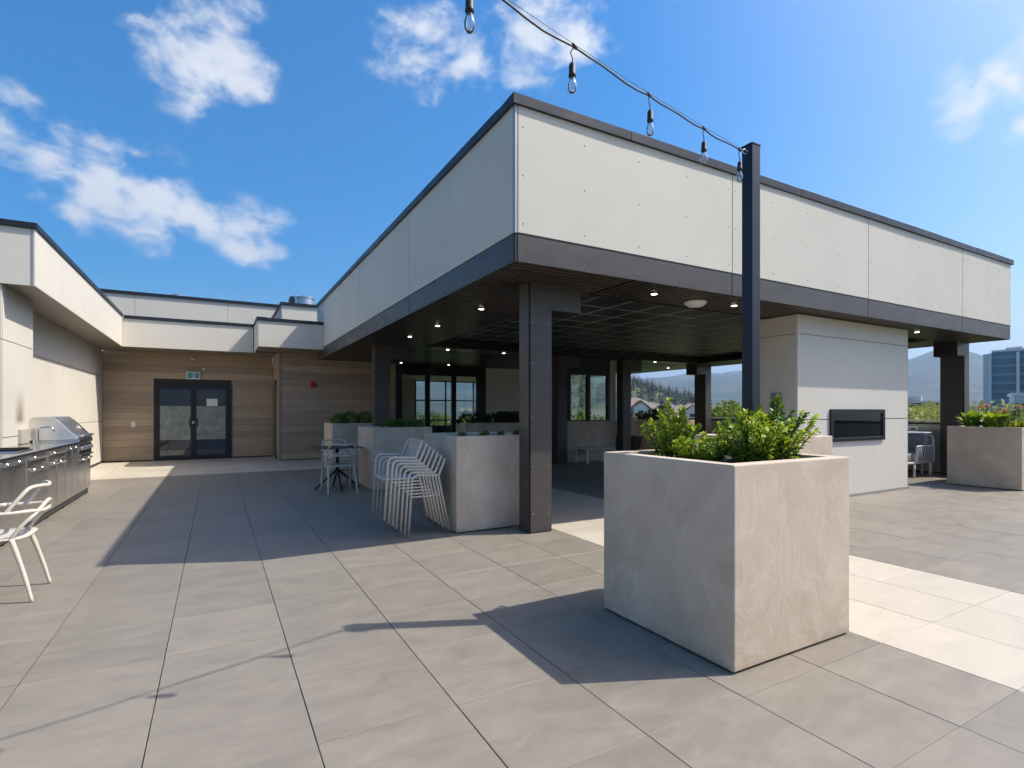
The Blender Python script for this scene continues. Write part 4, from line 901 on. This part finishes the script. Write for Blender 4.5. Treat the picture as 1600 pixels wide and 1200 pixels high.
# ------------------------------------------------------------------ small fittings on the walls
ex = empty('exit_sign', (-.567, 17.64, 2.28), 'green and white running figure exit sign above the double doors', 'sign')
B(-.735, -.399, 17.585, 17.649, 2.28, 2.489).build('housing', 'sign_white', ex, .004)
for a, b in ((-.708, -.600), (-.585, -.548+.02), (-.513, -.426)): pass
B(-.706, -.610, 17.580, 17.5845, 2.31, 2.46).build('green_panel', 'sign_green', ex); B(-.524, -.428, 17.580, 17.5845, 2.31, 2.46).build('green_panel', 'sign_green', ex)
MB().lathe([(.016, 0), (.016, .03)], (-.567, 17.58, 2.43), 8).tube([(-.567, 17.581, 2.425), (-.572, 17.581, 2.37)], .011, 6).tube([(-.572, 17.581, 2.375), (-.6, 17.581, 2.34), (-.597, 17.581, 2.315)], .007, 6).tube([(-.572, 17.581, 2.375), (-.548, 17.581, 2.345), (-.53, 17.581, 2.318)], .007, 6).tube([(-.6, 17.581, 2.395), (-.568, 17.581, 2.41), (-.536, 17.581, 2.392)], .006, 6).build('running_figure', 'sign_green', ex)
al = empty('fire_alarm', (2.4, 15.93, 2.03), 'red fire alarm sounder on the brown boarded wall', 'alarm')
B(2.33, 2.47, 15.90, 15.933, 2.03, 2.22).build('base', 'red_plastic', al, .01); MB().lathe([(.06, 0), (.06, .02), (.045, .035), (.01, .04)], (0, 0, 0), 16).build('horn', 'red_plastic', al) if False else None
h_ = MB().lathe([(.058, 0), (.056, .025), (.03, .035)], (0, 0, 0), 16); h_.v = [(2.4+p[0], 15.899-p[2], 2.125+p[1]) for p in h_.v]; h_.build('horn', 'red_plastic', al)
cm = empty('security_camera', (-.576, 17.6, 2.83), 'small bullet camera high above the double doors', 'camera')
MB().tube([(-.576, 17.648, 2.9), (-.576, 17.6, 2.885)], .015, 8).build('bracket', 'white_paint', cm); MB().tube([(-.61, 17.62, 2.87), (-.545, 17.53, 2.845)], .028, 12).build('barrel', 'sign_white', cm)
tag(B(-.36, -.275, 17.62, 17.649, 2.55, 2.60).build('door_sensor', 'white_paint', None, .006), 'small white door sensor beside the exit sign', 'sensor')
tag(MB().box(-2.02, -1.93, 17.635, 17.6495, .94, 1.08).box(-1.99, -1.96, 17.631, 17.6345, .97, 1.05).build('wall_outlet', 'sign_white', None), 'white wall outlet on the boards left of the double doors', 'outlet')
oc = empty('weatherproof_outlet', (7.46, 5.1, 1.48), 'grey weatherproof outlet cover on the side of the fireplace block', 'outlet')
B(7.425, 7.4715, 5.01, 5.187, 1.48, 1.642).build('cover', 'grey_plastic', oc, .012); B(7.4195, 7.4245, 5.04, 5.12, 1.51, 1.58).build('window', 'sign_white', oc, .002)
wp = empty('wall_plate', (13.82, 6.09, .93), 'small pale wall plate with dark slot on the parapet', 'wall plate')
B(13.812, 13.829, 5.99, 6.19, .92, 1.03).build('plate', 'sign_white', wp, .004); B(13.808, 13.8115, 6.04, 6.14, .955, .99).build('slot', 'black_metal', wp)
# roof kit
vt = empty('roof_exhaust', (2.35, 18.3, 4.6), 'shiny round metal exhaust duct on the roof beside the pavilion', 'duct')
MB().lathe([(.27, 0), (.27, .1), (.285, .1), (.285, .13), (.27, .13), (.27, .3), (.3, .3), (.3, .34), (.05, .36)], (2.42, 17.75, 4.597), 20).build('drum', 'galvanised', vt, smooth=False); B(2.05, 2.75, 18.1, 18.6, 4.597, 5.02).build('casing', 'bronze_dark', vt); MB().tube([(2.16, 17.62, 4.6), (2.16, 17.62, 4.95), (2.22, 17.7, 4.96)], .04, 10).build('pipe', 'galvanised', vt)
tag(MB().lathe([(.16, 0), (.16, .28), (.24, .28), (.24, .33), (.1, .40), (.01, .41)], (-1.15, 21.0, 4.9), 18).build('roof_vent', 'galvanised', None), 'small round metal vent cap behind the upper parapet', 'vent')

# ------------------------------------------------------------------ furniture under the pavilion
sbn = empty('side_bench', (8.75, 11.2, 0), 'low white metal bench against the plaster wall', 'bench')
B(8.30, 9.25, 10.93, 11.5, .375, .40).build('top', 'white_paint', sbn, .004)
for x, y in ((8.32, 10.95), (9.2, 10.95), (8.32, 11.45), (9.2, 11.45)): B(x, x+.04, y, y+.035, 0, .3745).build('leg', 'white_paint', sbn)
fpit = empty('fire_bowl', (11.3, 12.9, 0), 'black flared fire bowl under the pavilion by the parapet', 'fire bowl')
MB().lathe([(.40, 0), (.46, .3), (.50, .52), (.54, .55), (.54, .58), (.46, .58), (.42, .50)], (11.3, 12.9, 0), 24).build('bowl', 'black_metal', fpit, smooth=False)
dc = empty('rope_armchair', (12.8, 5.75, 0), 'grey rope-sided armchair with cushions between fireplace and parapet', 'chair')
for x, y in ((12.46, 5.47), (13.12, 5.47), (12.46, 6.1), (13.12, 6.1)): MB().tube([(x, y, 0), (x, y, .30)], .022, 8).build('leg', 'white_paint', dc, smooth=True)
B(12.12, 13.2, 5.45, 6.12, .29, .33).build('seat_frame', 'white_paint', dc, .006); B(12.15, 13.0, 5.48, 6.09, .335, .50).build('seat_cushion', 'cushion', dc, .04, True, 3)
for y in (5.44, 6.13):
    MB().tube(spline([(12.48, y, .31), (12.49, y, .60), (12.56, y, .645), (13.1, y, .645), (13.2, y, .66), (13.215, y, .31)], 5), .017, 8).build('arm_frame', 'white_paint', dc, smooth=True)
    for k in range(8): x = 12.53+k*.087; MB().tube([(x, y, .30), (x+.05, y, .645)], .012, 6).build('rope', 'rope', dc, smooth=True)
MB().tube(spline([(13.2, 5.44, .64), (13.2, 5.46, .82), (13.19, 5.6, .86), (13.19, 5.97, .86), (13.2, 6.11, .82), (13.2, 6.13, .64)], 5), .018, 8).build('back_frame', 'white_paint', dc, smooth=True)
B(12.95, 13.17, 5.5, 6.07, .44, .90).build('back_cushion', 'cushion', dc, .05, True, 3)
ht = empty('high_table', (13.5, 6.0, 0), 'narrow pale high table between the rope armchair and the parapet', 'table')
B(13.26, 13.79, 5.66, 6.4, .885, .91).build('top', 'white_paint', ht, .004)
for x, y in ((13.28, 5.68), (13.75, 5.68), (13.28, 6.35), (13.75, 6.35)): B(x, x+.03, y, y+.03, 0, .8845).build('leg', 'white_paint', ht)
# lounge furniture seen through the glass
tbx = empty('lounge_table', (5.7, 18.2, 0), 'small dark lounge table behind the glazed doors', 'table')
B(5.4, 6.0, 17.9, 18.5, .74, .77).build('top', 'interior_dark', tbx); MB().tube([(5.7, 18.2, 0), (5.7, 18.2, .74)], .03, 8).build('pedestal', 'interior_dark', tbx)
sf_ = empty('lounge_sofa', (7.2, 18.6, 0), 'yellow and dark sofa inside the lounge', 'sofa')
B(6.6, 8.0, 18.3, 19.1, .1, .45).build('seat', 'yellow_fabric', sf_, .04); B(6.6, 8.0, 18.05, 18.3, .1, .85).build('backrest', 'interior_dark', sf_, .04)
cb_ = empty('bar_cabinet', (8.6, 15.5, 0), 'black bar cabinet in front of the pale wall', 'cabinet')
B(8.25, 9.6, 15.2, 15.85, .02, 1.34).build('body', 'black_frame', cb_, .01); B(8.24, 9.61, 15.19, 15.86, 1.3405, 1.365).build('top', 'black_frame', cb_)

# ------------------------------------------------------------------ trees, houses and towers beyond the roof
def gz(p): return float(land_z(p.x, p.y))
def make_tree(name, H, cr, mat, n, leaf, seed):
    rg = np.random.default_rng(seed); r = empty(name, (0, 0, 0)); tk = MB(); th = H*.45
    tk.tube(spline([(0, 0, -.5), (.1, .05, th*.5), (0, .1, th), (.1, 0, H*.8)], 4), [H*.022*(1-.06*k) for k in range(13)], 7)
    cs = []
    for k in range(9):
        a = rg.uniform(0, 6.28); u = rg.uniform(.35, .95); c = Vector((math.cos(a)*cr*.62*(1.1-u*.5), math.sin(a)*cr*.62*(1.1-u*.5), th*.75+(H-th*.75)*u*.88)); cs.append((c, cr*rg.uniform(.32, .55)))
        tk.tube(spline([(0, 0, th*.7+.2*k*.3), c*.5+Vector((0, 0, th*.4)), c], 3), [.09, .08, .07, .06, .05, .04, .03][:7], 5)
    q = tk.build('trunk', 'bark', None, smooth=True); q.parent = r
    P = []; D = []; Nn = []; Ln = []; W = []
    for i in range(n):
        c, rr = cs[rg.integers(len(cs))]; d = Vector(rg.normal(0, 1, 3)).normalized(); p = c+d*rr*(rg.uniform(.2, 1)**.4)*Vector((1, 1, .8)).length/1.6
        P.append(p); D.append(d+Vector(rg.normal(0, .6, 3))); Nn.append(d+Vector((0, 0, .6))+Vector(rg.normal(0, .5, 3))); s_ = leaf*rg.uniform(.6, 1.3); Ln.append(s_); W.append(s_*.7)
    q = link('crown', leaf_mesh('crown', P, D, Nn, Ln, W), mat); q.parent = r; return r
protos = [make_tree('broadleaf_tree', 14.5, 4.6, 'tree_yellow', 8500, .34, 1), make_tree('broadleaf_tree', 13.5, 5.2, 'tree_green', 8500, .34, 2), make_tree('broadleaf_tree', 13.2, 5.0, 'tree_pale', 8500, .34, 3)]
used = [0, 0, 0]
def put_tree(kind, x, D, top, label, rot=0., sx=1., cat='tree', group='trees around the building'):
    t_ = protos[kind] if not used[kind] else copy_tree(protos[kind]); used[kind] = 1
    p = far(x, D); z = gz(p); H = (14.5, 13.5, 13.2)[kind]; s = (top-z)/H; t_.location = (p.x, p.y, z); t_.scale = (s*sx, s*sx, s); t_.rotation_euler.z = rot; tag(t_, label, cat, group)
put_tree(0, 1146, 62, 2.6, 'yellow-green tree beyond the parapet next to the light post', .4)
put_tree(2, 1440, 55, 3.2, 'pale olive tree in front of the low teal building', 1.)
put_tree(2, 1464, 58, 3.5, 'pale olive tree behind the end column', 2.4)
put_tree(2, 1419, 66, 3.9, 'dark green tree beside the fireplace edge', .3)
put_tree(2, 1594, 56, 1.7, 'olive tree below the glass tower', 3.3)
put_tree(1, 1560, 60, 1.2, 'green tree behind the pink flowers', 1.2)
put_tree(1, 1117, 120, 1.2, 'small green tree among the houses', 2.)
put_tree(1, 1128, 125, 1.6, 'green tree right of the end house', 5.)
put_tree(0, 896, 26, 1.4, 'yellow-green tree seen through the windbreak window', 1.5, .5)
put_tree(1, 935, 45, .3, 'low green tree behind the windbreak window', 4., 1.2)
put_tree(1, 660, 130, .6, 'green tree seen through the lounge glass on the left', 2.)
put_tree(0, 702, 140, -.2, 'yellow-green tree seen through the middle lounge glass', 3.)
put_tree(2, 735, 150, .4, 'olive tree seen through the lounge glass on the right', .7)
# conifers
def conifer_mesh(seed, tiers=9, n=9):
    rg = np.random.default_rng(seed); P = []; D = []; Nn = []; Ln = []; W = []
    for k in range(tiers):
        u = k/(tiers-1); z = .12+.84*u; r = .2*(1-u)**.85+.012
        for j in range(max(4, int(n*(1-u*.5)))):
            a = rg.uniform(0, 6.28); rr = r*rg.uniform(.7, 1.15); P.append((0, 0, z+.03)); D.append((math.cos(a), math.sin(a), -.45)); Nn.append((0, 0, 1)); Ln.append(rr*1.12); W.append(rr*.75)
    return leaf_mesh('crown', P, D, Nn, Ln, W)
cmesh = [conifer_mesh(s) for s in (1, 2, 3)]
for m_ in cmesh: m_.materials.append(MATS['needle'])
ctr = MB().tube([(0, 0, -.03), (0, 0, .9)], [.018, .004], 5).mesh('trunk'); ctr.materials.append(MATS['bark'])
def conifer(x, y, h, label, group, k):
    r = empty('conifer_tree', (x, y, float(land_z(x, y))), label, 'tree', group); r.scale = (h, h, h); r.rotation_euler.z = k*1.3
    a_ = link('crown', cmesh[k % 3], None); a_.parent = r; b_ = link('trunk', ctr, None); b_.parent = r; return r
p = far(903, 40); c_ = conifer(p.x, p.y, 16.2, 'tall green conifer close behind the windbreak window', None, 1); c_.scale = (11, 11, 17.2)
nth = 0; fv = []
sm_P = []; 
for k in range(2600):
    x_ = rng.uniform(760, 1110); D_ = rng.uniform(440, 800); p = far(x_, D_); z_ = gz(p)
    if z_ < -4+8: continue
    ang = (643-829*(z_-EYE)/ (p.x*CF.x+p.y*CF.y))
    h_ = rng.uniform(8, 15)
    if 978 < x_ < 1092 and nth < 120 and D_ < 640 and rng.random() < .62:
        conifer(p.x, p.y, h_, 'dark conifer on the wooded hillside beyond the houses', 'conifers on the hillside', k); nth += 1
    elif D_ < 800 and rng.random() < .55: sm_P.append((p.x, p.y, z_, h_))
P = []; D = []; Nn = []; Ln = []; W = []
for (x_, y_, z_, h_) in sm_P:
    for k in range(16):
        u = k/15; a_ = k*2.4; P.append((x_, y_, z_+h_*(.15+.85*u))); rr = h_*(.2*(1-u)+.015); D.append((math.cos(a_), math.sin(a_), -.5)); Nn.append((0, 0, 1)); Ln.append(rr*1.2); W.append(rr)
tag(link('hillside_forest', leaf_mesh('hillside_forest', P, D, Nn, Ln, W), 'needle'), 'dark conifer forest covering the rest of the hill', 'forest', kind='stuff')

# houses
def house(x, D, wd, dp, h, rh, rot, wall, label, gables=1):
    p = far(x, D); z = gz(p)-.4; r = empty('house', (p.x, p.y, z), label, 'house', 'houses across the street'); r.rotation_euler.z = rot
    def add(m_, name, mat, par=None): q = link(name, m_.mesh(name), mat); q.parent = par or r; return q
    add(MB().box(-wd/2, wd/2, -dp/2, dp/2, 0, h), 'wall', wall)
    e = .5
    v = [(-wd/2-e, -dp/2-e, h), (wd/2+e, -dp/2-e, h), (wd/2+e, dp/2+e, h), (-wd/2-e, dp/2+e, h), (-wd/2+dp*.38, 0, h+rh), (wd/2-dp*.38, 0, h+rh)]
    rf = add(MB().add(v, [(3, 2, 1, 0), (0, 1, 5, 4), (1, 2, 5), (2, 3, 4, 5), (3, 0, 4)]), 'roof', 'roof_shingle')
    for gk in range(gables):
        gx = (-wd*.27 if gables > 1 else 0)+gk*wd*.54; gw = 1.9
        add(MB().prism([(gx-gw, h-2.2), (gx+gw, h-2.2), (gx+gw, h+.1), (gx, h+1.5), (gx-gw, h+.1)], 'y', -dp/2-1.0, -dp/2+.3), 'gable', 'stucco_white')
        add(MB().prism([(gx-gw-.4, h-.1), (gx, h+1.62), (gx+gw+.4, h-.1), (gx+gw+.4, h+.12), (gx, h+1.9), (gx-gw-.4, h+.12)], 'y', -dp/2-1.25, -dp/2+2.2), 'gable_roof', 'timber_brown')
        wn = add(MB().box(gx-.7, gx+.7, -dp/2-1.06, -dp/2-1.005, h-1.7, h-.3), 'window', 'stucco_white'); add(MB().box(gx-.6, gx+.6, -dp/2-1.09, -dp/2-1.062, h-1.6, h-.4), 'pane', 'window_dark', wn)
        for s in (-1, 1): add(MB().box(gx+s*gw*.92-.15, gx+s*gw*.92+.15, -dp/2-1.15, -dp/2-1.02, h-5, h), 'post', 'timber_brown')
    nw = int(wd/2.4)
    for fl in (0, 1):
        for k in range(nw):
            wx = -wd/2+1.2+k*(wd-2.4)/max(1, nw-1); z0 = .9+fl*2.9
            if z0+1.4 > h: continue
            wn = add(MB().box(wx-.6, wx+.6, -dp/2-.05, -dp/2-.001, z0, z0+1.4), 'window', 'stucco_white'); add(MB().box(wx-.5, wx+.5, -dp/2-.075, -dp/2-.052, z0+.1, z0+1.3), 'pane', 'window_dark', wn)
    add(MB().box(wd*.2, wd*.2+.9, -.4, .5, h+rh*.4, h+rh+.8), 'chimney', 'stucco_tan', rf)
HR = -px_az(1040)
house(993, 128, 9, 10, 6.6, 2.6, HR+.25, 'stucco_tan', 'tan house with steep shingle roof nearest the dark column')
house(1037, 158, 18, 11, 5.4, 2.6, HR+.05, 'stucco_white', 'long pale house with low hipped roof and central gable', 1)
house(1082, 142, 9, 9, 5.8, 2.2, HR-.05, 'stucco_white', 'white gabled house half behind the pavilion column')
house(1120, 146, 7, 9, 5.3, 2.3, HR, 'stucco_tan', 'small tan gabled house to the right of the column')
house(1013, 165, 12, 10, 6.2, 2.6, HR+.1, 'stucco_tan', 'tan house behind the purple shrub')
for x, D_, lab in ((645, 330, 'pale house seen through the left lounge glass'), (716, 290, 'white house seen through the middle lounge glass'), (742, 360, 'white gabled house seen through the right lounge glass'), (684, 420, 'tan house far behind the lounge glass')):
    house(x, D_, 17, 12, 7.5, 4., -px_az(700)+.2, 'stucco_white' if 'tan' not in lab else 'stucco_tan', lab)

for k, (x, D_) in enumerate(((628, 520), (664, 560), (700, 480), (728, 600), (756, 540), (770, 430))):
    house(x, D_, 19, 12, 7.5, 4., -px_az(700)+.3*(k % 3), 'stucco_white' if k % 2 else 'stucco_tan', ['distant tan house left of the lounge pillar', 'distant white house behind the lounge table', 'distant tan house in the middle lounge pane', 'distant white house above the lounge sofa', 'distant tan house near the lounge door edge', 'distant white house behind the pale lounge wall'][k])
for k, (x, D_, tp) in enumerate(((640, 170, -1.), (676, 210, -1.5), (690, 240, .5), (720, 190, -.6), (752, 230, 1.))): put_tree((1, 2, 0, 1, 2)[k], x, D_, tp, 'leafy street tree among the distant houses behind the lounge', k*1.1, 1.2, group='street trees behind the lounge')
# glass tower
def tower(x, D, label):
    p = far(x, D); z = gz(p); r = empty('glass_tower', (p.x, p.y, z), label, 'tower'); r.rotation_euler.z = -px_az(x)-.10
    def add(m_, name, mat): q = link(name, m_.mesh(name), mat); q.parent = r; return q
    for (x0, x1, H, y0) in ((-15, -12.4, 36.2, 1.0), (-12.4, -2.4, 37.4, 0.), (-2.4, 22, 39.8, -.6)):
        add(MB().box(x0, x1, y0+.35, 18, 0, H), 'body', 'far_glass' if x0 > -14 else 'far_fin')
        nf = int(H/3.15)
        for k in range(nf):
            zz = 1.2+k*3.15
            if x0 > -14:
                add(MB().box(x0+.1, x1-.1, y0+.12, y0+.349, zz+2.2, zz+3.1), 'spandrel', 'far_spandrel')
                mm = MB()
                for u in np.arange(x0+.8, x1-.2, 1.55): mm.box(u-.035, u+.035, y0+.2, y0+.348, zz, zz+2.19)
                tag(add(mm, 'mullions', 'far_spandrel'), kind='stuff')
        add(MB().box(x0, x1, y0+.1, 18.1, H+.001, H+.7), 'roof_edge', 'far_fin')
    for xx, zz0, H in ((-12.75, 0, 37.), (-5.1, 9, 37.), (-2.7, 0, 39.5)): add(MB().box(xx-.42, xx+.42, -.95, .6, zz0, H), 'fin', 'far_fin')
    add(MB().box(-9, -4.5, 4, 9, 38.15, 39.2), 'plant_room', 'concrete_far'); add(MB().box(2, 12, 4, 12, 40.55, 41.4), 'plant_room', 'concrete_far')
tower(1622, 265, 'tall blue glass office tower with white vertical fins')
pl_ = far(1500, 175); r = empty('low_office_building', (pl_.x, pl_.y, gz(pl_)), 'long low office building with teal glass and pale roof bands', 'building'); r.rotation_euler.z = -px_az(1500)
def addp(m_, name, mat): q = link(name, m_.mesh(name), mat); q.parent = r
addp(MB().box(-26, 42, 0, 20, 0, 15.2), 'body', 'far_teal')
for a_ in np.arange(-25.5, 42, 1.7):
    pass
mm = MB()
for a_ in np.arange(-25.5, 42, 1.7): mm.box(a_-.05, a_+.05, -.12, -.001, 0, 14)
tag(link('mullions', mm.mesh('mullions'), 'concrete_far'), kind='stuff').parent = r
for zz in (3.4, 6.9, 10.4): addp(MB().box(-26.1, 42.1, -.2, -.121, zz, zz+.35), 'floor_band', 'window_dark')
addp(MB().box(-26.6, 42.6, -.9, 20.6, 15.201, 16.6), 'roof_edge', 'concrete_far'); addp(MB().box(-21, -1, 2, 18, 16.601, 17.6), 'clerestory', 'window_dark'); addp(MB().box(-21.6, -.4, 1.4, 18.6, 17.601, 18.2), 'roof_edge', 'concrete_far'); addp(MB().box(10, 42, 2, 18, 16.601, 19.3), 'upper_storey', 'concrete_far'); addp(MB().box(9.6, 42.4, 1.6, 18.4, 19.301, 19.9), 'roof_edge', 'far_fin'); addp(MB().box(16, 40, 1.9, 1.999, 17.2, 18.4), 'window', 'window_dark'); addp(MB().box(-11, -8, 6, 9, 18.201, 19.6), 'roof_unit', 'concrete_far')

# ------------------------------------------------------------------ air
hz = MB().box(-11900, 11900, -11900, 11900, -40, 900).build('haze', None); tag(hz, kind='stuff')
m = bpy.data.materials.new('haze'); m.use_nodes = True; t = m.node_tree; t.nodes.clear(); o = t.nodes.new('ShaderNodeOutputMaterial'); v = t.nodes.new('ShaderNodeVolumePrincipled')
v.inputs['Color'].default_value = (.52, .72, 1, 1); v.inputs['Density'].default_value = 1.5e-4; v.inputs['Anisotropy'].default_value = .25; t.links.new(v.outputs[0], o.inputs['Volume']); hz.data.materials.append(m)
